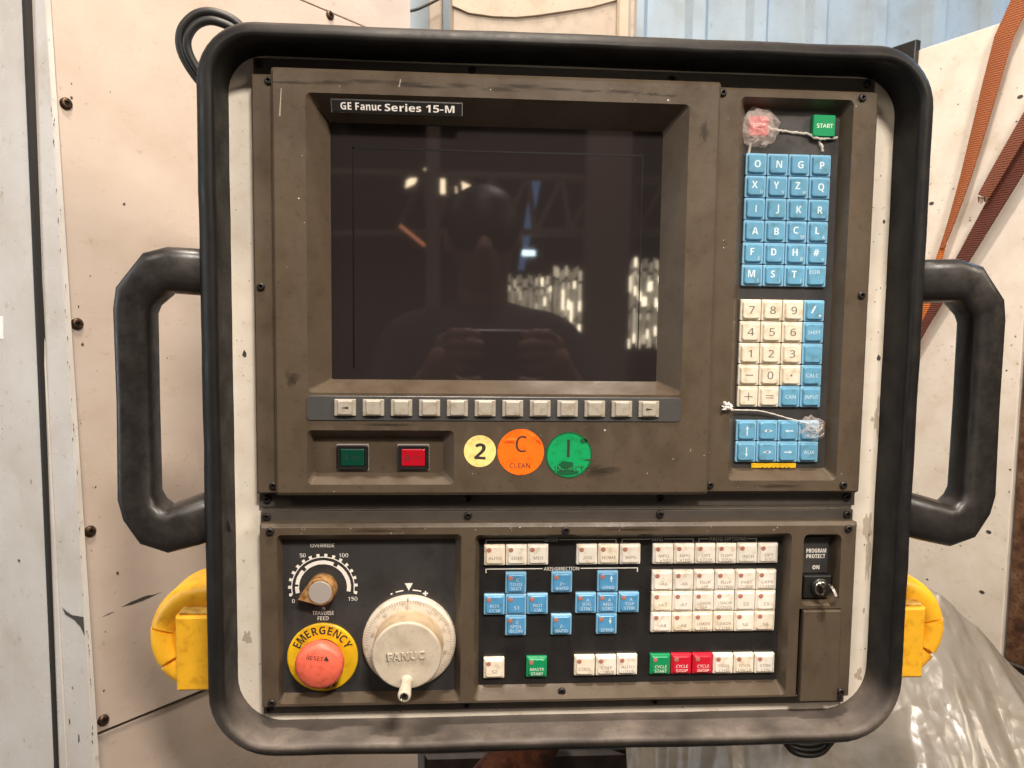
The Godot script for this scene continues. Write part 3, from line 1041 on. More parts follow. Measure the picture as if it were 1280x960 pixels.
func operator_keypad(p: Node3D) -> void:
	var b := MB.new()
	b.cap(M.nearblack, MB.rect(-72.2, 202.4, -263.8, -129.2, 1.0, -14))
	var z := -13.8
	bracket(b, -66.5, 50.4, -131.0, -14.6, -1.6)
	b.text(M.print, sans, "MODE", Vector3(-8.1, -131.2, z), 3.0, 1, 0, Basis(), 0.0, 11.6)
	bracket(b, 55.0, 120.5, -131.0, 81.5, 93.4)
	b.text(M.print, sans, "MPG", Vector3(87.5, -131.2, z), 3.0, 1, 0, Basis(), 0.0, 9.6)
	bracket(b, 124.9, 178.6, -131.0, 134.2, 169.6)
	b.text(M.print, sans, "PROG OPTIONS", Vector3(152.0, -131.2, z), 3.0, 1, 0, Basis(), 0.0, 33.5)
	bracket(b, -66.3, 70.4, -157.2, -15.6, 18.6)
	b.text(M.print, sans, "AXIS/DIRECTION", Vector3(1.4, -157.4, z), 3.0, 1, 0, Basis(), 0.0, 31.5)
	var pad := part("operator_keypad", b, p, "black keypad of white, blue, green and red function keys with round red lamps")
	var ks := []
	var r1 := -143.4
	for a in [[-58.5, "AUTO"], [-39.4, "EDIT"], [-20.4, "MDI"], [23.4, "JOG"], [42.6, "HOME"], [62.2, "MPG"], [92.2, "MPG\nx10"], [111.3, "MPG\nx100"], [130.4, "OPT\nSTOP"], [149.6, "FLOPY\nDISK"], [168.7, "INCH"], [187.9, "OPT\nJOG"]]:
		ks.append([a[0], r1, a[1], "white"])
	var g := [["+A6", "-A6", "ISUP\nUP", "ISUP\nDOWN", "PART\nCLAMP", "GRPR\nCLAMP"], ["+A7", "-A7", "LOADR\nUP", "LOADR\nDOWN", "S3", "S5"], ["+A8", "-A8", "LOADR\nON", "LOADR\nCOM", "S4", "S6"]]
	for j in 3:
		for i in 6:
			ks.append([92.0 + 19.1 * i, -168.1 - 19.1 * j, g[j][i], "white"])
	for a in [[-39.5, -168.9, "C\nTOOL\nSLCT"], [1.4, -168.7, "Z+\nRAPID"], [42.6, -168.3, "^\nSPIND"], [-58.3, -188.4, "ROT\nCCW"], [-39.2, -188.4, "S1"], [-20.1, -188.2, "ROT\nCW"], [23.4, -187.9, "A\nJOG\nSTRC"], [42.7, -187.9, "A\nMID\nSTRC"], [62.0, -187.6, "A\nTOP\nSTRK"], [-39.3, -207.5, "C\nSPDL\nBLDN"], [1.6, -207.3, "Z-\nRAPID"], [42.5, -207.1, "v\nSPIND"]]:
		ks.append([a[0], a[1], a[2], "blue"])
	for a in [[-58.1, -246.4, "S2", "white"], [-19.9, -246.0, "MASTR\nSTART", "green"], [23.4, -245.6, "COOL", "white"], [42.8, -245.6, "CHIP\nCONVR", "white"], [62.0, -245.4, "AUTO\nLOADR", "white"], [92.4, -245.6, "CYCLE\nSTART", "green"], [111.8, -245.6, "CYCLE\nSTOP", "red"], [131.2, -245.6, "CYCLE\nINTRP", "red"], [150.4, -245.8, "TOOL\nCHG", "white"], [169.7, -246.0, "TOOL\nUNCLP", "white"], [189.0, -246.2, "STRK\nLEN", "white"]]:
		ks.append(a)
	for k in ks:
		b = MB.new()
		var m: Material = M[k[3]]
		if k[3] == "white":
			m = M[["white", "white", "white_grey", "white_yellowed"][rng.randi() % 4]]
		key_block(b, m, [[9.25, 9.25, 0.7, 0], [9.25, 9.25, 0.7, 3.0], [8.8, 8.8, 0.8, 3.5], [8.0, 8.0, 1.2, 3.7], [7.1, 7.3, 1.4, 4.8], [6.8, 7.0, 1.5, 5.0]], M.bluerim if k[3] == "blue" else null)
		b.lathe(M.led, -4.9, 4.7, [[2.1, 4.0], [2.1, 5.12], [1.7, 5.3], [0, 5.35]], 14, 0)
		var ink: Material = M.faded if k[3] == "white" else (M.printblue if k[3] == "blue" else M.print)
		var lines: PackedStringArray = k[2].split("\n")
		var n := lines.size()
		for i in n:
			var y := -2.6
			if n == 2:
				y = -0.9 - 4.1 * i
			elif n == 3:
				y = 3.2 - 3.9 * i
			var x := 1.2 if n < 3 or i > 0 else 2.4
			if lines[i] == "^" or lines[i] == "v":
				var d := 1.0 if lines[i] == "^" else -1.0
				var yy := 3.2
				b.tri(ink, Vector3(3.0 - 1.4 * d, yy - 0.6 * d, 5.1), Vector3(3.0 + 1.4 * d, yy - 0.6 * d, 5.1), Vector3(3.0, yy + 3.2 * d, 5.1))
				b.flat_rect(ink, 2.5, 3.5, minf(yy - 0.5 * d, yy - 3.0 * d), maxf(yy - 0.5 * d, yy - 3.0 * d), 5.1)
			else:
				b.text(ink, sans, lines[i], Vector3(x - 0.8, y - (0.6 if n == 2 and k[3] != "blue" else 0.0), 5.1), 2.7 if n > 1 or lines[i].length() > 2 else 3.0, 1.25 if lines[i].length() < 5 else 1.08)
		var words: String = k[2].replace("\n", " ").replace("^", "up arrow").replace("v ", "down arrow ")
		var ko := put("key", b.mesh(), pad, Vector3(k[0] + rng.randf_range(-0.12, 0.12), k[1] + rng.randf_range(-0.12, 0.12), -14), "%s key lettered %s" % [k[3], words])
		ko.rotation = Vector3(rng.randf_range(-0.012, 0.012), rng.randf_range(-0.012, 0.012), rng.randf_range(-0.009, 0.009))


func arc(b: MB, m: Material, c: Vector2, r0: float, r1: float, a0: float, a1: float, z: float) -> void:
	var n := maxi(2, int(absf(a1 - a0) / 4.0))
	for i in n:
		var u := deg_to_rad(lerpf(a0, a1, float(i) / n))
		var v := deg_to_rad(lerpf(a0, a1, float(i + 1) / n))
		var d0 := Vector2(cos(u), sin(u))
		var d1 := Vector2(cos(v), sin(v))
		b.quad(m, Vector3(c.x + d0.x * r0, c.y + d0.y * r0, z), Vector3(c.x + d0.x * r1, c.y + d0.y * r1, z), Vector3(c.x + d1.x * r1, c.y + d1.y * r1, z), Vector3(c.x + d1.x * r0, c.y + d1.y * r0, z))


func dials(p: Node3D) -> void:
	var b := MB.new()
	b.cap(M.charcoal, MB.rect(-242.8, -93.0, -266.8, -129.0, 1.0, -12))
	var z := -11.85
	b.text(M.print, sans, "OVERRIDE", Vector3(-208.3, -134.4, z), 3.1, 1, 0, Basis(), 0.0, 20.6)
	b.text(M.print, sans, "%", Vector3(-207.6, -190.4, z), 2.6)
	b.text(M.print, sans, "TRAVERSE", Vector3(-208.1, -194.6, z), 3.4, 1, 0, Basis(), 0.0, 18.6)
	b.text(M.print, sans, "FEED", Vector3(-208.1, -199.4, z), 3.4, 1, 0, Basis(), 0.0, 9.4)
	b.text(M.print, sans, "50", Vector3(-225.2, -143.0, z), 3.4, 1.1)
	b.text(M.print, sans, "100", Vector3(-190.2, -143.2, z), 3.4, 1.1)
	b.text(M.print, sans, "0", Vector3(-233.6, -183.6, z), 3.4, 1.1)
	b.text(M.print, sans, "150", Vector3(-182.4, -182.2, z), 3.4, 1.1)
	var c := Vector2(-208.0, -171.6)
	arc(b, M.print, c, 26.5, 27.3, -10, 193, z)
	for i in 16:
		var a := 193.0 - 13.53 * i
		var h := 2.6
		arc(b, M.print, c, 27.3, 29.9, a - h, a + h, z + 0.05)
	for s in [[193, 178], [173, 139], [131, 66], [57, -10]]:
		arc(b, M.print, c, 20.6, 24.0, s[0], s[1], z)
	arc(b, M.print, c, 20.6, 21.2, 178, 173, z)
	arc(b, M.print, c, 20.6, 21.2, 139, 131, z)
	arc(b, M.print, c, 20.6, 21.2, 66, 57, z)
	# index marks over the hand wheel
	b.tri(M.print, Vector3(-137.2, -168.6, z), Vector3(-133.7, -175.4, z), Vector3(-130.2, -168.6, z))
	var hw := Vector2(-132.8, -217.0)
	arc(b, M.print, hw, 41.4, 42.6, 113.5, 111, z)
	arc(b, M.print, hw, 41.6, 42.7, 107, 97.5, z)
	arc(b, M.print, hw, 41.6, 42.7, 86.5, 76.5, z)
	b.flat_rect(M.print, -121.4, -116.8, -178.6, -177.4, z)
	b.flat_rect(M.print, -119.7, -118.5, -180.2, -175.8, z + 0.03)
	part("dial_plate", b, p, "charcoal plate with printed override scale")

	# override knob: a drop-shaped pointer knob with a grey cap
	var pt := deg_to_rad(199.0)
	var drop := func(r: float, tip: float, zz: float) -> PackedVector3Array:
		var o := PackedVector3Array()
		var half := acos(r / tip)
		for i in 22:
			var a := pt + half + (TAU - 2 * half) * i / 21.0
			o.append(Vector3(cos(a) * r, sin(a) * r, zz))
		o.append(Vector3(cos(pt) * tip, sin(pt) * tip, zz))
		return o
	b = MB.new()
	b.loft(M.brass, [drop.call(12.6, 20.8, 0.0), drop.call(12.2, 20.4, 11.0), drop.call(11.6, 19.8, 12.6), drop.call(11.2, 19.2, 13.0)], 0)
	b.cap(M.brass, drop.call(11.2, 19.2, 13.0))
	var kn := put("override_knob", b.mesh(), p, Vector3(-208.0, -171.6, -12), "worn tan override knob with pointed end")
	b = MB.new()
	b.lathe(M.capgrey, 0, 0, [[9.9, 13.0], [9.9, 13.6], [9.5, 13.9], [0, 13.9]], 32, 0)
	part("cap", b, kn)

	# emergency stop
	b = MB.new()
	b.lathe(M.yellow, 0, 0, [[30.6, 0], [30.6, 2.0], [29.8, 2.5], [17.0, 2.5]], 48, 2)
	for i in 9:
		var ch := "EMERGENCY"[i]
		var a := deg_to_rad(90.0 + 62.0 - 15.5 * i)
		b.text(M.ink, sans_bold, ch, Vector3(cos(a) * 24.7, sin(a) * 24.7, 2.65), 7.0, 0.93, a - PI / 2)
	for i in 4:
		var ch := "STOP"[i]
		var a := deg_to_rad(270.0 - 25.0 + 16.5 * i)
		b.text(M.ink, sans_bold, ch, Vector3(cos(a) * 25.0, sin(a) * 25.0, 2.65), 6.4, 1.0, a + PI / 2)
	var es := put("emergency_stop", b.mesh(), p, Vector3(-208.5, -234.0, -12), "red mushroom stop button on yellow disc lettered EMERGENCY STOP")
	b = MB.new()
	b.lathe(M.redbutton, 0, 0, [[13.5, 2.4], [13.5, 8], [18.6, 9], [20.4, 11.5], [20.6, 17], [19.4, 20.2], [16, 22.2], [10, 23.6], [5, 24.2], [0, 24.3]], 40, 1)
	b.text(M.ink, sans, "RESET", Vector3(-2.2, 9.4, 24.0), 3.4, 1.15, -0.12, Basis(Vector3(1, 0, 0), -0.13))
	b.tri(M.ink, Vector3(5.0, 7.6, 24.3), Vector3(9.4, 6.6, 23.9), Vector3(7.2, 11.0, 23.8))
	part("mushroom_button", b, es, "faded red mushroom button with RESET arrow")

	# hand wheel
	b = MB.new()
	b.lathe(M.dial, 0, 0, [[40.6, 0], [40.6, 6.0], [39.8, 7.2], [39.2, 7.6]], 64, 2)
	b.lathe(M.dial, 0, 0, [[39.2, 7.6], [38.6, 8.8], [30.0, 9.6]], 64, 2)
	for i in 100:
		var a := TAU * i / 100.0 + 0.03
		var d := Vector2(cos(a), sin(a))
		var s := Vector2(-d.y, d.x) * 0.28
		var l := 2.6 if i % 5 else 3.6
		var q0 := d * 38.2
		var q1 := d * (38.2 - l)
		b.quad(M.tick, Vector3(q1.x - s.x, q1.y - s.y, 9.3), Vector3(q0.x - s.x, q0.y - s.y, 8.95), Vector3(q0.x + s.x, q0.y + s.y, 8.95), Vector3(q1.x + s.x, q1.y + s.y, 9.3))
	for i in 10:
		var a := PI / 2 + 0.06 - TAU * i / 10.0
		b.text(M.tick, sans, str(i * 10), Vector3(cos(a) * 32.4, sin(a) * 32.4, 9.75), 2.9, 1.0, a - PI / 2)
	b.flat_rect(M.ink, -1.3, -0.5, 37.6, 41.0, 9.3)
	var wheel := put("hand_wheel", b.mesh(), p, Vector3(-132.8, -219.4, -12), "off-white graduated hand wheel with crank knob")
	b = MB.new()
	b.lathe(M.dialworn, 0, 0, [[30.2, 9.4], [29.6, 12.0], [29.2, 32.6]], 56, 2)
	b.lathe(M.wheelface, 0, 0, [[29.2, 32.6], [28.2, 34.0], [27.4, 34.2], [0, 34.5]], 56, 2)
	var knob := part("wheel_knob", b, wheel, "stained ivory wheel hub with raised lettering")
	b = MB.new()
	b.text(M.wheelface, sans_bold, "FANUC", Vector3(-0.4, 0.2, 35.0), 6.2, 1.0, 0.06, Basis(), 1.2, 31.0)
	b.text(M.numberink, sans_bold, "FANUC", Vector3(-0.8, -0.2, 34.56), 6.7, 1.0, 0.06, Basis(), 0.0, 32.2)
	part("raised_lettering", b, wheel)
	b = MB.new()
	b.lathe(M.wheelface, 0, -21.5, [[5.4, 34.2], [4.2, 35.2], [4.2, 40], [4.9, 50], [5.4, 58], [5.2, 60.4], [4.6, 61.6], [3.4, 61.8]], 24, 1)
	b.lathe(M.steel, 0, -21.5, [[3.4, 61.8], [3.2, 61.0], [1.9, 60.8]], 20, 0)
	b.lathe(M.screwhole, 0, -21.5, [[1.9, 60.8], [1.7, 59.4], [0, 59.3]], 6, 0)
	part("crank_handle", b, wheel)


func key_lock(p: Node3D) -> void:
	var b := MB.new()
	b.cap(M.nearblack, MB.rect(219.2, 247.9, -183.9, -128.3, 2.0, -13.8))
	b.box(M.charcoal, Vector3(220.4, -162.6, -13.9), Vector3(244.6, -128.9, -11.6), 0.4)
	b.text(M.print, sans_bold, "PROGRAM", Vector3(233.3, -141.8, -11.4), 3.6, 1, 0, Basis(), 0.0, 18.4)
	b.text(M.print, sans_bold, "PROTECT", Vector3(233.0, -146.9, -11.4), 3.6, 1, 0, Basis(), 0.0, 17.4)
	b.text(M.print, sans_bold, "ON", Vector3(233.6, -157.2, -11.4), 3.6, 1, 0, Basis(), 0.0, 6.4)
	var l := part("key_lock", b, p, "black PROGRAM PROTECT key lock")
	b = MB.new()
	b.box(M.black, Vector3(219.6, -183.4, -13.9), Vector3(245.0, -163.0, -4.5), 0.8)
	b.lathe(M.black, 234.3, -173.2, [[8.2, -4.6], [8.2, -2.6], [7.4, -2.0], [6.2, -2.2]], 24, 2)
	b.lathe(M.steel, 234.3, -173.2, [[6.2, -2.4], [6.2, -0.8], [5.6, -0.3], [4.6, -0.6]], 24, 2)
	b.lathe(M.screw, 234.3, -173.2, [[4.6, -0.6], [0, -0.8]], 20, 0)
	part("lock_barrel", b, l)


func smear(b: MB, c: Vector2, rx: float, ry: float, z: float, seed_: int) -> void:
	# a hand-rubbed smear: thin layers that shrink towards its middle
	var nz := noise(seed_, 0.5, 3)
	for l in 6:
		var poly := PackedVector2Array()
		var k := 1.15 - l * 0.17
		for i in 36:
			var a := TAU * i / 36
			var w := 0.8 + 0.55 * nz.get_noise_2d(cos(a) * 1.8 + l * 0.35, sin(a) * 1.8)
			poly.append(c + Vector2(cos(a) * rx, sin(a) * ry) * w * k)
		b.prism(M.grime, poly, z + 0.03 + l * 0.03, z + 0.045 + l * 0.03)


func grime_on_panel(p: Node3D) -> void:
	var b := MB.new()
	var r := RandomNumberGenerator.new()
	r.seed = 77
	for i in 13:
		smear(b, Vector2(-222 + i * 26 + r.randf_range(-8, 8), 251.5 + r.randf_range(-2, 2)), r.randf_range(8, 24), r.randf_range(1.2, 3.0), 6.0, 200 + i)
	for q in [[-229, 12, 6, 7], [112, 222, 4, 9], [30, -65, 18, 6], [-150, -26, 26, 1.6]]:
		smear(b, Vector2(q[0], q[1]), q[2], q[3], 6.0, int(q[3] * 10))
	for q in [[190, -80, 24, 2], [60, -118.4, 30, 1.6], [-160, -118.4, 24, 1.4]]:
		smear(b, Vector2(q[0], q[1]), q[2], q[3], 0.0, int(q[3] * 10) + 3)
	var o := part("grime", b, p)
	o.set_meta("kind", "stuff")


func dust_specks(p: Node3D) -> void:
	grime_on_panel(p)
	var b := MB.new()
	for i in 135:
		var x := rng.randf_range(-240, 262)
		var y := rng.randf_range(-84, 258)
		var z := 6.0 if x < 123 else 0.0
		if i > 105:
			x = rng.randf_range(-256, 262)
			y = rng.randf_range(-121, -114) if i % 5 else rng.randf_range(-272, -270)
			z = 0.0
		elif x < 123 and x > -217 and y > 0.5 and y < 244:
			continue
		elif x > 143 and x < 244 and y > -76 and y < 254:
			continue
		elif x < -94 and x > -218 and y < -30 and y > -78:
			continue
		var r := rng.randf_range(0.18, 0.5) if rng.randf() < 0.9 else rng.randf_range(0.6, 1.0)
		b.prism(M.dust, blob(Vector2(x, y), r, r * rng.randf_range(0.6, 1.3), 5, i), z, z + 0.12)
	# dust lying in the screen's lower slope and a few flecks on the rubber
	for s in [[-236.4, 224, -234.8, 246], [-141, 250, -139.6, 256]]:
		b.prism(M.scratch, PackedVector2Array([Vector2(s[0] - 0.5, s[1]), Vector2(s[0] + 0.7, s[1]), Vector2(s[2] + 0.3, s[3]), Vector2(s[2] - 0.3, s[3])]), 6.0, 6.1)
	var o := part("dust", b, p)
	o.set_meta("kind", "stuff")


# ---------------------------------------------------------------- small loose things on and round the panel

func loose_things() -> void:
	# key in the lock
	var k := thing("metal_key", "small metal key standing in the program protect lock", "key")
	k.position = Vector3(234.3, -173.2, -0.6) * MM
	k.rotation.z = 0.21
	var b := MB.new()
	b.box(M.steel, Vector3(-1.0, -3.4, -0.4), Vector3(1.0, 3.4, 10), 0.2)
	part("blade", b, k)
	b = MB.new()
	var out := PackedVector2Array()
	for i in 20:
		var a := TAU * i / 20
		out.append(Vector2(18.0 + 10.2 * cos(a), 10.4 * sin(a)))
	var pr := MB.new()
	pr.prism(M.steel, out, -1.1, 1.1)
	var bow := part("bow", pr, k)
	bow.rotation = Vector3(0, -PI / 2, 0)
	# crumpled film over the red key
	b = MB.new()
	crumple(b, M.film, Vector3(165.0, 231.0, -8.3), 16, 16, 5.5, 101)
	crumple(b, M.film, Vector3(164.0, 230.5, -8.0), 14.0, 14.5, 4.5, 102)
	one("clear_film", b, "crumpled clear film stuck over the red key beside the green START key", "plastic film")
	b = MB.new()
	b.tube(M.glue, spline([Vector3(172, 231, -9), Vector3(180, 229.4, -11.5), Vector3(191, 228.6, -12.6), Vector3(203, 227.4, -12.4), Vector3(210, 226.6, -11.6), Vector3(214, 223.6, -10.4), Vector3(222, 222.6, -10.4), Vector3(235.5, 224.6, -12.4)], 6), 1.05, 8, false, 0.35)
	one("glue_strand", b, "clear glue strand running from the crumpled film under the green START key", "glue strand")
	b = MB.new()
	b.tube(M.glue, spline([Vector3(219.4, 221.2, -13.2), Vector3(221.8, 217.6, -12.8), Vector3(223.4, 212.4, -13.2)], 5), 1.3, 8, false, 0.35)
	b.tube(M.glue, spline([Vector3(158.8, 218, -12.5), Vector3(158.2, 213, -13), Vector3(157.6, 209.0, -13.2)], 4), 1.2, 7)
	one("glue_drip", b, "short clear glue drips above the top row of blue letter keys", "glue drip")
	b = MB.new()
	b.tube(M.glue, spline([Vector3(145.5, -12.8, 0.6), Vector3(152, -13.6, -8), Vector3(164, -13.8, -9.2), Vector3(176, -14.6, -9.4), Vector3(188, -17.4, -10.4), Vector3(200, -20.6, -9.0), Vector3(212, -23.6, -8.2), Vector3(219, -25.4, -7.6)], 8), 0.62, 6, false, 0.3)
	one("white_thread", b, "white thread crossing the keypad from lint to the glued arrow key", "thread")
	b = MB.new()
	crumple(b, M.film, Vector3(223.6, -30.0, -8.6), 11.5, 10.5, 4.5, 103)
	for i in 13:
		var a := rng.randf() * TAU
		var c := Vector3(223 + rng.randf_range(-5, 5), -29.5 + rng.randf_range(-4, 4), -6.5)
		var r := rng.randf_range(3, 7.5)
		var q := []
		for j in 6:
			var t := a + j * 0.5
			q.append(c + Vector3(cos(t) * r, sin(t) * r * 0.8, rng.randf_range(-0.8, 1.2)))
		b.tube(M.glue, q, 0.22, 4)
	one("glue_lump", b, "frayed lump of clear glue and thread on the blue key right of the left arrow", "glue lump")
	b = MB.new()
	var lr := RandomNumberGenerator.new()
	lr.seed = 12
	for i in 120:
		var d := Vector3(lr.randfn(), lr.randfn(), lr.randfn() * 0.6).normalized()
		var e := Vector3(lr.randfn(), lr.randfn(), lr.randfn()).normalized()
		var a := Vector3(140.9, -9.3, 3.4) + d * lr.randf_range(0.3, 3.0)
		b.tube(M.lint, [a, a + e * 1.2 + d * 0.3, a + e * 2.0 + d * lr.randf_range(0.2, 1.2)], 0.6, 5)
	one("lint_tuft", b, "small tuft of white lint caught left of the plus key", "lint")

	# cables behind the panel
	b = MB.new()
	b.tube(M.cable, spline([Vector3(-262, 285, -70), Vector3(-285, 318, -66), Vector3(-305, 328, -62), Vector3(-322, 326, -60), Vector3(-335, 313, -60), Vector3(-337, 297, -62), Vector3(-329, 279, -66), Vector3(-312, 258, -72), Vector3(-290, 235, -80)], 6), 4.0, 10)
	b.tube(M.cable, spline([Vector3(-262, 277, -66), Vector3(-284, 309.5, -62), Vector3(-304, 319.5, -58), Vector3(-318.5, 317.5, -57), Vector3(-328, 307.5, -57), Vector3(-330, 295, -59), Vector3(-322.5, 279, -63), Vector3(-306, 258, -69), Vector3(-286, 236, -76)], 6), 3.8, 10)
	one("cable_loop", b, "black cable looped behind the top left corner of the control panel", "cable")
	b = MB.new()
	for i in 4:
		var o := i * 2.6
		b.tube(M.cable, spline([Vector3(188 + o, -318, -66 + i * 5), Vector3(214 + o, -333 - o * 0.4, -60 + i * 4), Vector3(238, -344.5 - o * 1.2, -56 + i * 3), Vector3(262, -345.5 - o * 1.3, -55 + i * 3), Vector3(286 - o, -337 - o * 0.7, -58 + i * 3), Vector3(308 - o, -315, -64 + i * 4)], 6), 2.7, 8)
	one("cable_coil", b, "coil of thin black cables hanging below the bottom right corner", "cable")
	b = MB.new()
	b.lathe(M.cable, -293, -283, [[8, -60], [9, -52], [9, -30], [7, -26], [0, -25]], 18, 1)
	one("cable_gland", b, "black knob poking out beside the lower left corner of the rubber edge", "cable gland")

	plug(false)
	plug(true)


func spline(pts: Array, n: int) -> Array:
	var c := Curve3D.new()
	for i in pts.size():
		var a: Vector3 = pts[maxi(i - 1, 0)]
		var d: Vector3 = pts[mini(i + 1, pts.size() - 1)]
		var t := (d - a) / 6.0
		c.add_point(pts[i], -t, t)
	var o := []
	for i in pts.size() - 1:
		for k in n:
			o.append(c.sample(i, float(k) / n))
	o.append(pts[-1])
	return o


func crumple(b: MB, m: Material, at: Vector3, rx: float, ry: float, h: float, seed_: int) -> void:
	var nz := noise(seed_, 0.05, 2)
	nz.fractal_type = FastNoiseLite.FRACTAL_RIDGED
	var rings := []
	var n := 30
	for i in 9:
		var u := i / 8.0
		var ring := PackedVector3Array()
		for j in n:
			var a := TAU * j / n
			var edge := 1.0 + 0.22 * nz.get_noise_2d(cos(a) * 20 + 50, sin(a) * 20)
			var x := cos(a) * rx * u * edge
			var y := sin(a) * ry * u * edge
			ring.append(at + Vector3(x, y, h * (1.0 - u * u) * 0.5 + h * 0.45 * nz.get_noise_2d(x * 1.6, y * 1.6) - 2.5 * u * u))
		rings.append(ring)
	rings.reverse()
	b.loft(m, rings, 0)


func plug(right: bool) -> void:
	var s := 1.0 if right else -1.0
	var root := thing("yellow_connector", "yellow round plug and box sticking out behind the %s edge of the control panel" % ("right" if right else "left"), "connector", "yellow connectors behind the panel")
	var cx := 360.0 if right else -336.0
	var cy := -250.0
	var b := MB.new()
	b.lathe(M.plug, 0, 0, [[30, -150], [50, -148], [53.0, -143], [53.0, -100], [50, -93], [19, -92.4], [18, -95], [17.6, -108]], 56, 2)
	var prof := [[53.0, -143], [56, -141], [56, -104], [54.8, -97], [51.6, -90.6], [46, -88.4], [33, -88], [31, -92.2]]
	for sector in ([[14.0, 325.0], [329.0, 370.0]] if right else [[170.0, 211.0], [215.0, 526.0]]):  # raised front rim with two grooves across it
		var rings := []
		var steps := int((sector[1] - sector[0]) / 5.0)
		for k in steps + 1:
			var a := deg_to_rad(lerpf(sector[0], sector[1], float(k) / steps))
			var ring := PackedVector3Array()
			for q in prof:
				ring.append(Vector3(cos(a) * q[0], sin(a) * q[0], q[1]))
			rings.append(ring)
		b.loft(M.plug, rings, 1, false)
		b.cap(M.plug, rings[0], false)
		b.cap(M.plug, rings[-1], true)
	var cap := part("screw_cap", b, root)
	cap.position = Vector3(cx, cy, 0) * MM
	b = MB.new()
	b.lathe(M.plugdark, cx, cy, [[18, -106], [10, -105], [0, -105]], 40, 2)
	part("cap_recess", b, root)
	b = MB.new()
	var x0 := 308.0 if right else -357.0
	var x1 := 379.0 if right else -292.0
	b.box(M.plug, Vector3(x0, -292.5, -118), Vector3(x1, -219.5, -70), 2.2)
	b.box(M.plugtop, Vector3(x0 + 2.4, -219.5, -114), Vector3(x1 - 2.4, -216.5, -74), 1.0)
	part("junction_box", b, root)
	b = MB.new()
	b.tube(M.cable, [Vector3(cx - s * 30, cy, -120), Vector3(cx - s * 60, cy + 10, -118), Vector3(cx - s * 100, cy + 20, -118)], 9, 10)
	part("cable_tail", b, root)


# ---------------------------------------------------------------- what stands behind the panel

func on_wall(a: Vector3, u: Vector3, n: Vector3, s: float, y: float, d := 0.0) -> Vector3:
	return Vector3(a.x + u.x * s + n.x * d, y + n.y * d, a.z + u.z * s + n.z * d)


func wall_slab(b: MB, m: Material, a: Vector3, u: Vector3, n: Vector3, poly: Array, d0: float, d1: float, ch := 1.2) -> void:
	# a convex slab on an upright plane: outline of [along, height] counter-clockwise seen from its front
	var f := PackedVector3Array()
	var g := PackedVector3Array()
	var h := PackedVector3Array()
	var c := Vector2.ZERO
	for q in poly:
		c += Vector2(q[0], q[1])
	c /= poly.size()
	for q in poly:
		var v := Vector2(q[0], q[1])
		var w := v - Vector2(signf(v.x - c.x), signf(v.y - c.y)) * ch
		h.append(on_wall(a, u, n, v.x, v.y, d0))
		g.append(on_wall(a, u, n, v.x, v.y, d1 - ch))
		f.append(on_wall(a, u, n, w.x, w.y, d1))
	b.loft(m, [h, g, f])
	b.cap(m, f)


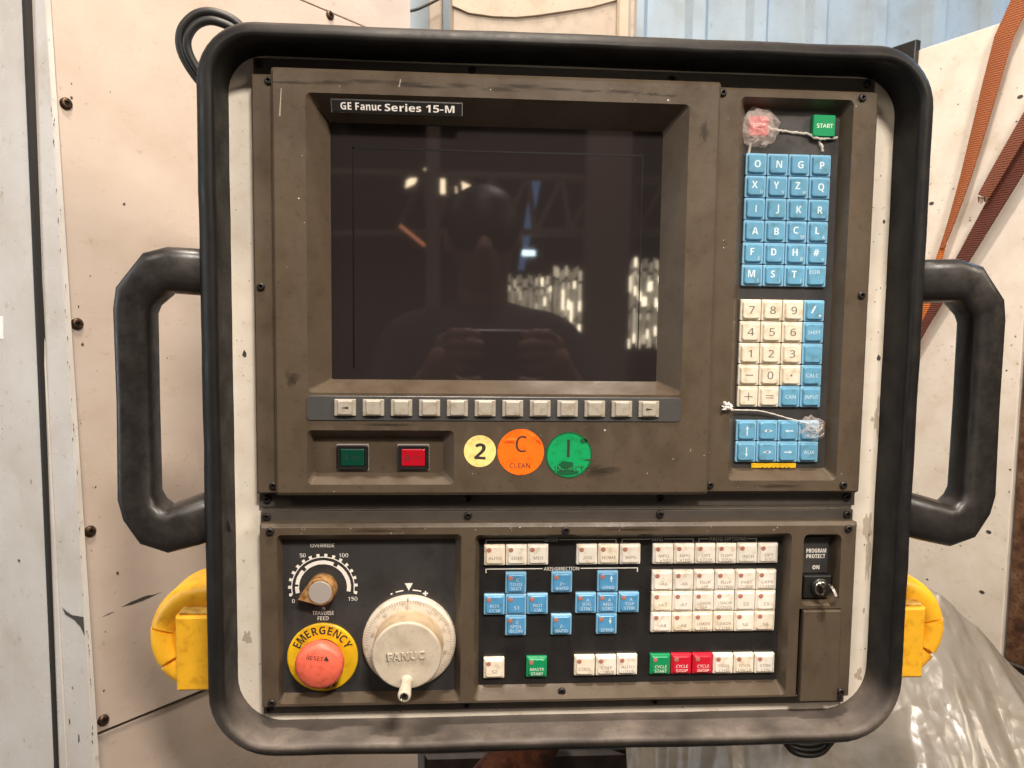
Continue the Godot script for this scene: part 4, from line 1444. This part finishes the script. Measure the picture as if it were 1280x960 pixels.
func backdrop() -> void:
	var A := Vector3(-527, 0, -190)
	var u := Vector3(0.6506, 0, -0.7594)
	var n := Vector3(0.7594, 0, 0.6506)
	# machine cabinet: the raised sheet on the left wall, with the sheets under and over it
	var cab := thing("machine_cabinet", "cream painted machine cabinet with screwed side sheet behind the control panel", "cabinet")
	var b := MB.new()
	wall_slab(b, M.cabinet, A, u, n, [[37, -413], [556, -413], [541.5, 494], [11, 494]], -6, 1.6, 0.9)
	var sheet := part("side_sheet", b, cab, "cream side sheet held by screws")
	b = MB.new()
	wall_slab(b, M.cabinet, A, u, n, [[20, -1300], [584, -1300], [556.5, -418], [33, -418]], -8, -2.0, 0.8)
	part("lower_sheet", b, cab)
	b = MB.new()
	wall_slab(b, M.cabinet, A, u, n, [[9, 495.6], [541, 495.6], [530, 1100], [-6, 1100]], -6, 1.2, 0.8)
	part("upper_sheet", b, cab)
	b = MB.new()
	wall_slab(b, M.gap, A, u, n, [[0, -1300], [575, -1300], [534, 1100], [-10, 1100]], -14, -7, 0.5)
	part("inner_frame", b, cab)
	b = MB.new()
	var m := MB.new()
	m.lathe(M.steelscrew, 0, 0, [[6.6, 0], [6.4, 1.6], [5.0, 3.4], [3.4, 4.0], [2.6, 3.9]], 18, 1)
	m.lathe(M.screwhole, 0, 0, [[2.6, 3.9], [2.4, 2.0], [0, 2.0]], 6, 0)
	var sm := m.mesh()
	for s in [[25.6, 285.8], [29.4, 53.6], [35.8, -177.3], [43.5, -400.0], [379, 490], [200, 490]]:
		var o := put("screw", sm, sheet, on_wall(A, u, n, s[0], s[1], 1.5))
		o.basis = Basis(u, Vector3.UP, n)
	# scrape and stains on the sheet
	b = MB.new()
	for s in [[67, -274, 118, -269.5, 3.2], [46, -279, 60, -277, 1.2]]:
		var pts := []
		for i in 9:
			var t := i / 8.0
			pts.append([lerpf(s[0], s[2], t), lerpf(s[1], s[3], t) + rng.randf_range(0.2, 1) * s[4] * sin(PI * t)])
		for i in range(8, -1, -1):
			var t := i / 8.0
			pts.append([lerpf(s[0], s[2], t), lerpf(s[1], s[3], t) - rng.randf_range(0.2, 1) * s[4] * sin(PI * t)])
		strip_on(b, M.chip, A, u, n, pts, 1.75)
	for i in 130:
		var x := rng.randf_range(18, 300) if i < 60 else rng.randf_range(12, 50)
		var y := rng.randf_range(-400, 330)
		var r := rng.randf_range(0.3, 0.9) if i % 9 else rng.randf_range(1.0, 2.0)
		var pts := []
		for k in 6:
			var a := TAU * k / 6
			pts.append([x + cos(a) * r * rng.randf_range(0.5, 1.1), y + sin(a) * r * rng.randf_range(0.6, 2.0)])
		if x > 14 + (330 - y) * 0.03 + 3:
			strip_on(b, M.chip if i % 3 == 0 else M.stain, A, u, n, pts, 1.72)
	var sc := part("scrape", b, cab)
	sc.set_meta("kind", "stuff")

	# door and its post at far left
	var u2 := Vector3(0.8459, 0, 0.5333)
	var n2 := Vector3(-0.5333, 0, 0.8459)
	var door := thing("machine_door", "pale grey machine door with worn post at the far left", "door")
	b = MB.new()
	wall_slab(b, M.door, A, u2, n2, [[-1700, -1300], [33.5, -1300], [-42.0, 1200], [-1700, 1200]], -30, 0, 1.0)
	part("door_leaf", b, door)
	b = MB.new()
	wall_slab(b, M.door, A, u2, n2, [[35.2, -1300], [100, -1300], [-26.5, 1200], [-40.3, 1200]], -7, -1.0, 1.0)
	part("door_post", b, door, "grey door post with chipped paint")
	b = MB.new()
	strip_on(b, M.chip, A, u2, n2, [[8, -253], [16, -256], [26, -258], [46, -256], [47, -276], [40, -268], [30, -263], [14, -260]], -0.6)
	for s in [[-70, -214, 3, 2], [14, -380, 1.5, 4], [30, -395, 1.2, 6], [22, -340, 1, 2], [-40, -120, 0.8, 3]]:
		var pts := []
		for k in 9:
			var a := TAU * k / 9
			pts.append([s[0] + cos(a) * s[2] * rng.randf_range(0.5, 1.2), s[1] + sin(a) * s[3] * rng.randf_range(0.6, 1.2)])
		strip_on(b, M.chip, A, u2, n2, pts, 0.3 if s[0] < 0 else -0.7)
	for i in 40:
		var y := rng.randf_range(-420, 300)
		var x := 19.0 + (380 - y) * 0.0515 + rng.randf_range(-5, 1)
		var pts := []
		for k in 6:
			var a := TAU * k / 6
			pts.append([x + cos(a) * rng.randf_range(0.3, 1.2), y + sin(a) * rng.randf_range(0.5, 3.5)])
		strip_on(b, M.chip, A, u2, n2, pts, -0.75)
	var ch := part("paint_chip", b, door)
	ch.set_meta("kind", "stuff")
	b = MB.new()
	wall_slab(b, M.print, A, u2, n2, [[-120, 34], [-84, 36], [-83, 61], [-120, 60]], 0, 0.5, 0.1)
	part("paper_label", b, door)

	# right-hand sheet
	var A3 := Vector3(614, 0, -495)
	var u3 := Vector3(0.4246, 0, 0.9054)
	var n3 := Vector3(-0.9054, 0, 0.4246)
	var rs := thing("machine_side_panel", "off-white specked side panel hung with orange straps on the right", "panel")
	b = MB.new()
	wall_slab(b, M.sheet, A3, u3, n3, [[-260, -1300], [152, -1300], [157, 487], [-22, 486], [-260, 486]], -14, 0, 1.2)
	part("panel_sheet", b, rs)
	b = MB.new()
	for s in [[132.9, 378.2], [15, 250], [128, -230], [124, -320]]:
		var pts := []
		for k in 10:
			var a := TAU * k / 10
			pts.append([s[0] + cos(a) * 4.0, s[1] + sin(a) * 2.6])
		strip_on(b, M.chip, A3, u3, n3, pts, 0.3)
	for i in 150:
		var x := rng.randf_range(-10, 152)
		var y := rng.randf_range(-420, 460)
		var r := rng.randf_range(0.4, 1.3)
		var pts := []
		for k in 6:
			var a := TAU * k / 6
			pts.append([x + cos(a) * r * rng.randf_range(0.6, 2.2), y + sin(a) * r * rng.randf_range(0.6, 1.3)])
		strip_on(b, M.stain if i % 3 else M.chip, A3, u3, n3, pts, 0.25)
	var sp := part("rust_speck", b, rs)
	sp.set_meta("kind", "stuff")
	b = MB.new()
	wall_slab(b, M.black, A3, u3, n3, [[-60, 440], [-20, 440], [-18, 500], [-60, 500]], -2, 10, 1)
	part("corner_bracket", b, rs, "black corner bracket")

	# straps in front of that panel
	var st := thing("orange_strap", "long orange webbing strap hanging twisted over the right side panel", "strap", "webbing straps on the right")
	b = MB.new()
	strap(b, M.strap, A3, u3, n3, [[150, 560, 16, 8], [130, 500, 14, 10], [113, 462, 13, 12], [100, 405, 12, 12], [88, 350, 10.5, 12], [72, 280, 8, 12], [55, 216, 5, 13], [44, 180, 3.2, 14]])
	part("strap_upper_length", b, st)
	b = MB.new()
	strap(b, M.strapbright, A3, u3, n3, [[50, 206, 2.5, 12], [40, 168, 4.5, 12], [28, 120, 7.5, 12], [14, 66, 9, 12], [-4, 10, 9, 12], [-40, -90, 9, 12]])
	part("strap_lower_length", b, st, "bright orange twisted lower length")
	var st2 := thing("orange_strap", "dark worn brown strap running below the orange strap to the same point", "strap", "webbing straps on the right")
	b = MB.new()
	strap(b, M.strapdark, A3, u3, n3, [[200, 372, 14, 14], [156, 306, 13, 14], [112, 228, 12, 14], [80, 170, 10, 13], [50, 116, 8, 13], [22, 64, 6, 13], [0, 20, 6, 13], [-40, -60, 6, 13]])
	part("strap_length", b, st2)
	b = MB.new()
	strap(b, M.strapfold, A3, u3, n3, [[196, 412, 10, 22], [150, 328, 10, 22], [124, 283, 9.5, 21], [103, 246, 8.5, 20]])
	for i in 12:
		var q := on_wall(A3, u3, n3, 95.5 + i * 1.25, 248 - i * 0.5 + rng.randf_range(-1, 1), 20)
		b.tube(M.strapdark, [q, q + Vector3(rng.randf_range(-2, 1), -5 - rng.randf() * 4, 1)], 0.7, 4)
	part("frayed_end", b, st2, "frayed folded end of the strap")

	# rusty post beyond the panel's right edge
	b = MB.new()
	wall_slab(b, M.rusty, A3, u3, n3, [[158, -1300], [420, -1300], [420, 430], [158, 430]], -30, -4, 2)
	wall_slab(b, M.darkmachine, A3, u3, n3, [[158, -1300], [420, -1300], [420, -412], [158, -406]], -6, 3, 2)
	one("rusty_post", b, "rusty brown steel post at the right edge of the picture", "post")

	plastic_sheet()

	# corrugated wall far behind, above the panel
	b = MB.new()
	var prof := []
	var x := -1400.0
	while x < 3600:
		prof.append_array([Vector2(x, 0), Vector2(x + 132, 0), Vector2(x + 152, 34), Vector2(x + 196, 34)])
		x += 216.0
	var lo := PackedVector3Array()
	var hi := PackedVector3Array()
	for q in prof:
		lo.append(Vector3(q.x, -1300, -2050 + q.y))
		hi.append(Vector3(q.x, 3200, -2050 + q.y))
	b.loft(M.corrugated, [lo, hi], 0, false)
	one("corrugated_wall", b, "pale blue-grey corrugated metal wall far behind the control panel", "wall")
	# pillar and casting above the panel's top edge
	b = MB.new()
	b.box(M.castgrey, Vector3(-190, -1300, -1560), Vector3(-152, 1500, -1500), 4)
	one("steel_pillar", b, "slim grey steel pillar left of the cream casting, above the top edge", "pillar")
	b = MB.new()
	b.tube(M.cable, spline([Vector3(-320, 865, -1420), Vector3(-240, 872, -1420), Vector3(-190, 890, -1420), Vector3(-120, 930, -1420)], 5), 4, 6)
	one("thin_cable", b, "thin dark cable crossing the pillar above the top edge", "cable")
	var head := thing("machine_casting", "cream machine casting with bare grey lower face above the screen's top edge", "casting")
	b = MB.new()
	b.box(M.castgrey, Vector3(-128, 560, -1600), Vector3(352, 1400, -1340), 10)
	part("bare_face", b, head)
	b = MB.new()
	var poly := PackedVector2Array([Vector2(-122, 856), Vector2(-80, 840), Vector2(-20, 834), Vector2(40, 834), Vector2(100, 842), Vector2(160, 853), Vector2(230, 866), Vector2(290, 884), Vector2(350, 910), Vector2(350, 1400), Vector2(-122, 1400)])
	b.prism(M.castcream, poly, -1342, -1331)
	part("cream_skin", b, head)
	b = MB.new()
	b.box(M.castcream, Vector3(296, 560, -1345), Vector3(330, 1400, -1322), 6)
	part("edge_rail", b, head)
	# below the panel: dark machine bed
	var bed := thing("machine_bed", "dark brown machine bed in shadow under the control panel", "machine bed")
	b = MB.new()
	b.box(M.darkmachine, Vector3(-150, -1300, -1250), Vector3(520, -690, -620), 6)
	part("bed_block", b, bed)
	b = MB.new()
	b.tube(M.copperbrown, [Vector3(-40, -720, -560), Vector3(20, -640, -545), Vector3(70, -560, -560)], 45, 18)
	part("bed_pipe", b, bed, "reddish brown pipe")
	b = MB.new()
	b.prism(M.castgrey, PackedVector2Array([Vector2(170, -640), Vector2(260, -720), Vector2(330, -720), Vector2(330, -600), Vector2(130, -600)]), -640, -610)
	part("bed_plate", b, bed)
	b = MB.new()
	b.flat_rect(M.floor, -6000, 6000, -6000, 8000, 0)
	var fl := MeshInstance3D.new()
	fl.name = "floor"
	fl.mesh = b.mesh()
	fl.rotation.x = -PI / 2
	fl.position.y = -1.3
	fl.set_meta("kind", "structure")
	add_child(fl)


func strip_on(b: MB, m: Material, a: Vector3, u: Vector3, n: Vector3, pts: Array, d: float) -> void:
	var poly := PackedVector2Array()
	for q in pts:
		poly.append(Vector2(q[0], q[1]))
	var idx := Geometry2D.triangulate_polygon(poly)
	for i in range(0, idx.size(), 3):
		var p := []
		for k in 3:
			var q := poly[idx[i + k]]
			p.append(on_wall(a, u, n, q.x, q.y, d))
		var nn: Vector3 = (p[1] - p[0]).cross(p[2] - p[0])
		if nn.dot(n) > 0:
			b.tri(m, p[0], p[1], p[2])
		else:
			b.tri(m, p[0], p[2], p[1])


func strap(b: MB, m: Material, a: Vector3, u: Vector3, n: Vector3, pts: Array) -> void:
	var rings := []
	for i in pts.size():
		var q: Array = pts[i]
		var c := on_wall(a, u, n, q[0], q[1], q[3])
		var p0: Array = pts[maxi(i - 1, 0)]
		var p1: Array = pts[mini(i + 1, pts.size() - 1)]
		var t := (on_wall(a, u, n, p1[0], p1[1], p1[3]) - on_wall(a, u, n, p0[0], p0[1], p0[3])).normalized()
		var s := n.cross(t).normalized()
		var w: float = q[2]
		rings.append(PackedVector3Array([c - s * w - n * 1.2, c + s * w - n * 1.2, c + s * w + n * 1.2, c + n * 2.4, c - s * w + n * 1.2]))
	b.loft(m, rings)


func plastic_sheet() -> void:
	var back := Curve3D.new()
	for q in spline([Vector3(150, -470, -430), Vector3(330, -340, -400), Vector3(470, -262, -345), Vector3(542, -284, -305), Vector3(615, -361, -290), Vector3(653, -400, -282), Vector3(800, -520, -280)], 6):
		back.add_point(q)
	var front := Curve3D.new()
	for q in spline([Vector3(150, -720, -290), Vector3(260, -690, -150), Vector3(420, -620, -30), Vector3(600, -600, 10), Vector3(760, -620, 30), Vector3(900, -680, 60)], 6):
		front.add_point(q)
	var fold := noise(131, 0.9, 3)
	fold.fractal_type = FastNoiseLite.FRACTAL_RIDGED
	var soft := noise(132, 0.004, 3)
	var rings := []
	var nu := 150
	var nv := 70
	for j in nv + 1:
		var v := float(j) / nv
		var ring := PackedVector3Array()
		for i in nu + 1:
			var t := float(i) / nu
			var p := back.sample_baked(back.get_baked_length() * t)
			var q := front.sample_baked(front.get_baked_length() * t)
			var w := p.lerp(q, v)
			w.y -= sin(PI * v) * 14.0
			var ridge := fold.get_noise_2d(t * 7.0 + v * 0.5, v * 0.6) * 9.0 * smoothstep(0.0, 0.35, v)
			ridge += soft.get_noise_2d(w.x * 0.9, w.z * 0.9 + w.y) * 16.0
			ridge += fold.get_noise_2d(t * 17.0 - v * 1.5, v * 0.8 + 40.0) * 1.6
			w += Vector3(0.1, 0.86, 0.5) * ridge
			ring.append(w)
		rings.append(ring)
	rings.reverse()
	var b := MB.new()
	b.loft(M.plastic, rings, 1, false)
	one("plastic_sheet", b, "crumpled greyish plastic sheet draped at the lower right", "plastic sheet")


# ---------------------------------------------------------------- the workshop behind the viewer, seen in the screen's reflection

func room_behind() -> void:
	var b := MB.new()
	var dark := mat("farwall", Color(0.034, 0.028, 0.027), 0.8)
	b.quad(dark, Vector3(6000, -1300, 6600), Vector3(-6000, -1300, 6600), Vector3(-6000, 4500, 6600), Vector3(6000, 4500, 6600))
	one("far_wall", b, "dark workshop wall behind the viewer, mirrored in the screen", "wall")
	# sunlit translucent sheets between the posts
	var glows := []
	for k in 5:
		var m := mat("window_glow_%d" % k, Color(0.5, 0.45, 0.36), 0.6)
		m.emission_enabled = true
		m.emission = Color(1.0, 0.93, 0.80)
		m.emission_energy_multiplier = [2.2, 3.2, 4.4, 9.0, 30.0][k]
		glows.append(m)
	var r := RandomNumberGenerator.new()
	r.seed = 31
	var names := ["leftmost sunlit window sheet mirrored in the screen beside the viewer", "tall sunlit window sheet mirrored in the middle of the lower right screen", "thin sunlit slit between two posts mirrored in the screen", "sunlit window sheet mirrored at the screen's lower right edge"]
	var rects := [[276, 690, -200, 480], [700, 1010, -250, 556], [1140, 1205, -15, 586], [1350, 1720, -120, 640]]
	for i in 4:
		var w: Array = rects[i]
		var t := thing("sunlit_window", names[i], "window", "sunlit window sheets")
		var nx := maxi(1, int((w[1] - w[0]) / 24.0))
		var ny := 9
		for x in nx:
			for y in ny:
				var dx: float = (w[1] - w[0]) / nx
				var dy: float = (w[3] - w[2]) / ny
				var g := r.randi() % 3
				if r.randf() < 0.2:
					g = 3
				if r.randf() < 0.12:
					g = 4
				if i == 2 and y % 2:
					g = 0
				b = MB.new()
				var x0: float = w[0] + dx * x
				var y0: float = w[2] + dy * y + 26.0 * sin(x * 1.7 + i)
				b.quad(glows[g], Vector3(x0 + dx - 1.5, y0, 6000), Vector3(x0 + 2, y0, 6000 + 10 * (x % 2)), Vector3(x0 + 2, y0 + dy - (26 if y % 4 == 3 else 0), 6000 + 10 * (x % 2)), Vector3(x0 + dx - 1.5, y0 + dy - (26 if y % 4 == 3 else 0), 6000))
				part("pane", b, t)
	# posts and roof trusses
	var grey := mat("postgrey", Color(0.36, 0.29, 0.26), 0.6)
	for q in [[-352, -257, 4600, "dark steel post mirrored left of the middle of the screen"], [745, 1062, 4600, "broad steel post mirrored right of the middle of the screen"]]:
		b = MB.new()
		b.box(grey, Vector3(q[0], -1300, q[2] - 60), Vector3(q[1], 4000, q[2] + 60), 6)
		one("steel_post", b, q[3], "post", "steel posts behind the viewer")
	b = MB.new()
	for i in 9:
		var x := -600.0 + i * 260
		b.tube(grey, [Vector3(x, 700 + i * 10, 5000), Vector3(x + 200, 1150, 5000)], 22, 6)
		b.tube(grey, [Vector3(x + 200, 1150, 5000), Vector3(x + 260, 700 + i * 10, 5000)], 22, 6)
	b.tube(grey, [Vector3(-1400, 690, 5000), Vector3(2400, 800, 5000)], 30, 6)
	b.tube(grey, [Vector3(-1400, 1150, 5000), Vector3(2400, 1150, 5000)], 30, 6)
	one("roof_truss", b, "steel lattice roof truss mirrored in the upper part of the screen", "truss")
	# small lights seen in the mirror
	var cool := mat("cool_light_glow", Color(0.8, 0.85, 0.9), 0.5)
	cool.emission_enabled = true
	cool.emission = Color(0.85, 0.95, 1.0)
	cool.emission_energy_multiplier = 30.0
	b = MB.new()
	b.box(cool, Vector3(343, 572, 5000), Vector3(442, 612, 5030), 4)
	one("high_bay_lamp", b, "small bluish white lamp mirrored near the middle of the screen", "lamp")
	var blue := mat("skylight_glow", Color(0.3, 0.35, 0.5), 0.5)
	blue.emission_enabled = true
	blue.emission = Color(0.55, 0.75, 1.0)
	blue.emission_energy_multiplier = 1.7
	b = MB.new()
	b.prism(blue, PackedVector2Array([Vector2(350, 500), Vector2(400, 500), Vector2(530, 1250), Vector2(450, 1250)]), 5500, 5530)
	one("skylight_strip", b, "faint blue skylight strip mirrored above the small lamp", "skylight")
	var warm := mat("opening_glow", Color(0.8, 0.7, 0.5), 0.5)
	warm.emission_enabled = true
	warm.emission = Color(1.0, 0.90, 0.74)
	warm.emission_energy_multiplier = 24.0
	var spots := [[[-555, 1120], [-545, 1175], [-395, 1275], [-385, 1200]], [[-297, 1080], [-300, 1216], [-245, 1200], [-242, 1080]], [[-159, 1090], [-165, 1200], [-120, 1180], [-28, 1140], [-30, 1100]]]
	for i in 3:
		b = MB.new()
		var poly := PackedVector2Array()
		for q in spots[i]:
			poly.append(Vector2(q[0], q[1]))
		b.prism(warm, poly, 5400, 5420)
		one("roof_opening_light", b, ["slanted bright roof opening mirrored at the screen's upper left", "upright bright roof opening mirrored between the other two", "small bright roof opening mirrored right of the dark post"][i], "roof light", "bright roof openings")
	var pink := mat("tube_glow", Color(0.6, 0.4, 0.3), 0.5)
	pink.emission_enabled = true
	pink.emission = Color(1.0, 0.62, 0.45)
	pink.emission_energy_multiplier = 5.0
	b = MB.new()
	b.tube(pink, [Vector3(-480, 648, 4000), Vector3(-329, 530, 4000)], 11, 8)
	one("tube_light", b, "slanting pinkish tube light mirrored in the left of the screen", "lamp")
	viewer()


# body shapes: tapered bones joined with a smooth minimum, meshed as surface nets
func sdf_mesh(b: MB, m: Material, bones: Array, cell: float, soft: float) -> void:
	var lo := Vector3.INF
	var hi := -Vector3.INF
	for q in bones:
		var rr_ := maxf(q[2], q[3]) + cell * 2.5
		for k in 2:
			lo = lo.min(q[k] - Vector3.ONE * rr_)
			hi = hi.max(q[k] + Vector3.ONE * rr_)
	var nx := int((hi.x - lo.x) / cell) + 2
	var ny := int((hi.y - lo.y) / cell) + 2
	var nz := int((hi.z - lo.z) / cell) + 2
	var f := PackedFloat32Array()
	f.resize(nx * ny * nz)
	f.fill(1000.0)
	for q in bones:
		var a: Vector3 = q[0]
		var c: Vector3 = q[1]
		var ra: float = q[2]
		var rb: float = q[3]
		var reach := maxf(ra, rb) + soft + cell * 2.2
		var p0 := ((a.min(c) - Vector3.ONE * reach - lo) / cell).floor()
		var p1 := ((a.max(c) + Vector3.ONE * reach - lo) / cell).ceil()
		var ab := c - a
		var l2 := maxf(ab.length_squared(), 0.0001)
		for k in range(maxi(0, int(p0.z)), mini(nz - 1, int(p1.z)) + 1):
			for j in range(maxi(0, int(p0.y)), mini(ny - 1, int(p1.y)) + 1):
				for i in range(maxi(0, int(p0.x)), mini(nx - 1, int(p1.x)) + 1):
					var p := lo + Vector3(i, j, k) * cell
					var t := clampf((p - a).dot(ab) / l2, 0.0, 1.0)
					var d := (p - a - ab * t).length() - lerpf(ra, rb, t)
					var at := (k * ny + j) * nx + i
					var v := f[at]
					var h := maxf(soft - absf(v - d), 0.0) / soft
					f[at] = minf(v, d) - h * h * soft * 0.25
	var ids := PackedInt32Array()
	ids.resize(nx * ny * nz)
	ids.fill(-1)
	var vs := PackedVector3Array()
	var off := [0, 1, nx, nx + 1, nx * ny, nx * ny + 1, nx * ny + nx, nx * ny + nx + 1]
	for k in nz - 1:
		for j in ny - 1:
			for i in nx - 1:
				var at := (k * ny + j) * nx + i
				var inside := 0
				for o in off:
					if f[at + o] < 0:
						inside += 1
				if inside == 0 or inside == 8:
					continue
				var sum := Vector3.ZERO
				var n := 0
				for e in [[0, 1], [2, 3], [4, 5], [6, 7], [0, 2], [1, 3], [4, 6], [5, 7], [0, 4], [1, 5], [2, 6], [3, 7]]:
					var u := f[at + off[e[0]]]
					var w := f[at + off[e[1]]]
					if (u < 0) != (w < 0):
						var t := u / (u - w)
						var pa := Vector3(e[0] & 1, (e[0] >> 1) & 1, e[0] >> 2)
						var pb := Vector3(e[1] & 1, (e[1] >> 1) & 1, e[1] >> 2)
						sum += pa.lerp(pb, t)
						n += 1
				ids[at] = vs.size()
				vs.append(lo + (Vector3(i, j, k) + sum / n) * cell)
	b.g += 1
	for k in range(1, nz - 1):
		for j in range(1, ny - 1):
			for i in range(1, nx - 1):
				var at := (k * ny + j) * nx + i
				var s0 := f[at] < 0
				for ax in 3:
					var step: int = [1, nx, nx * ny][ax]
					if (f[at + step] < 0) == s0:
						continue
					var du: int = [nx, nx * ny, 1][ax]
					var dv: int = [nx * ny, 1, nx][ax]
					var q := [ids[at - du - dv], ids[at - dv], ids[at], ids[at - du]]
					if q.min() < 0:
						continue
					if s0:
						b.quad(m, vs[q[0]], vs[q[1]], vs[q[2]], vs[q[3]], b.g)
					else:
						b.quad(m, vs[q[3]], vs[q[2]], vs[q[1]], vs[q[0]], b.g)


func finger(bones: Array, root: Vector3, dirs: Array, lens: Array, r: float) -> void:
	var p := root
	for i in dirs.size():
		var q: Vector3 = p + (dirs[i] as Vector3).normalized() * lens[i]
		bones.append([p, q, r - i * 0.7, r - 0.7 - i * 0.7])
		p = q


func viewer() -> void:
	var ph := thing("phone", "black phone held up in both hands, mirrored in the screen", "phone")
	var b := MB.new()
	var rings := []
	for q in [[77.0, 35.5, 652.0], [79.0, 37.5, 654.0], [79.0, 37.5, 659.0], [77.0, 35.5, 661.0]]:
		rings.append(MB.rr(-20, 12, q[0], q[1], 8, q[2]))
	b.loft(M.phone, rings, 0)
	b.cap(M.phone, rings[0], true)
	b.cap(M.phone, rings[3])
	part("phone_body", b, ph)
	var w := thing("person", "person in a dark shirt holding up a phone, mirrored in the screen", "person")
	b = MB.new()
	var c := Vector3(-45, 245, 1010)
	sdf_mesh(b, M.skin, [
		[c + Vector3(0, 20, 10), c + Vector3(0, 35, 40), 74, 80],
		[c + Vector3(0, -50, -14), c + Vector3(0, -78, -32), 56, 34],
		[c + Vector3(0, -4, -68), c + Vector3(0, -26, -84), 12, 15],
		[c + Vector3(0, -52, -66), c + Vector3(0, -58, -66), 20, 20],
		[c + Vector3(-79, -4, 16), c + Vector3(-79, -28, 14), 12, 9],
		[c + Vector3(79, -4, 16), c + Vector3(79, -28, 14), 12, 9],
		[c + Vector3(0, -60, 30), c + Vector3(0, -180, 40), 56, 60]], 9.0, 26.0)
	for s in [-1.0, 1.0]:
		var mid := -22.0
		var wrist := Vector3(mid + s * 128, -58, 720)
		var elbow := Vector3(mid + s * 262, -210, 900)
		var palm := Vector3(mid + s * 100, -6, 684)
		sdf_mesh(b, M.skin, [[elbow, wrist, 44, 29], [wrist, palm, 28, 30]], 10.0, 20.0)
		var bones := []
		bones.append([wrist, palm + Vector3(s * 6, -10, 4), 27, 26])
		bones.append([palm + Vector3(s * 2, -26, 2), palm + Vector3(0, 30, 0), 20, 17])
		# four fingers wrap round the far side of the phone, the thumb lies along its lower edge
		for k in 4:
			var root := palm + Vector3(-s * 4, 40 - k * 19.0, -8)
			finger(bones, root, [Vector3(-s * 0.45, 0.25, -1), Vector3(-s * 1.0, 0.05, -0.55), Vector3(-s * 1.0, -0.05, 0.1)], [[34, 24, 18], [38, 28, 20], [36, 26, 19], [28, 20, 16]][k], [9.6, 10.0, 9.6, 8.6][k])
		finger(bones, palm + Vector3(-s * 2, -30, 6), [Vector3(-s * 0.7, -0.35, -0.25), Vector3(-s * 1.0, 0.25, -0.1)], [36, 28], 11.5)
		sdf_mesh(b, M.skin, bones, 4.0, 7.0)
	part("body", b, w)
	b = MB.new()
	sdf_mesh(b, M.shirt, [
		[Vector3(-160, 20, 1050), Vector3(70, 20, 1050), 72, 72],
		[Vector3(-45, -20, 1055), Vector3(-45, -420, 1060), 135, 128],
		[Vector3(-120, -60, 1055), Vector3(-100, -420, 1060), 100, 100],
		[Vector3(30, -60, 1055), Vector3(10, -420, 1060), 100, 100],
		[Vector3(-215, 5, 1045), Vector3(-284, -200, 920), 66, 54],
		[Vector3(125, 5, 1045), Vector3(238, -200, 920), 66, 54]], 15.0, 50.0)
	part("shirt", b, w)
	b = MB.new()
	sdf_mesh(b, M.shirt, [
		[Vector3(-130, -470, 1060), Vector3(-140, -860, 1050), 108, 74],
		[Vector3(40, -470, 1060), Vector3(50, -860, 1050), 108, 74],
		[Vector3(-140, -860, 1050), Vector3(-145, -1230, 1070), 74, 56],
		[Vector3(50, -860, 1050), Vector3(55, -1230, 1070), 74, 56],
		[Vector3(-145, -1265, 1085), Vector3(-150, -1268, 960), 38, 34],
		[Vector3(55, -1265, 1085), Vector3(60, -1268, 960), 38, 34]], 18.0, 40.0)
	part("trousers", b, w)
	b = MB.new()
	sdf_mesh(b, M.hair, [[c + Vector3(0, 40, 12), c + Vector3(0, 46, 52), 82, 84], [c + Vector3(0, 14, -14), c + Vector3(0, 30, 0), 70, 76], [c + Vector3(0, 10, 66), c + Vector3(0, -30, 66), 62, 48]], 12.0, 20.0)
	part("hair", b, w)
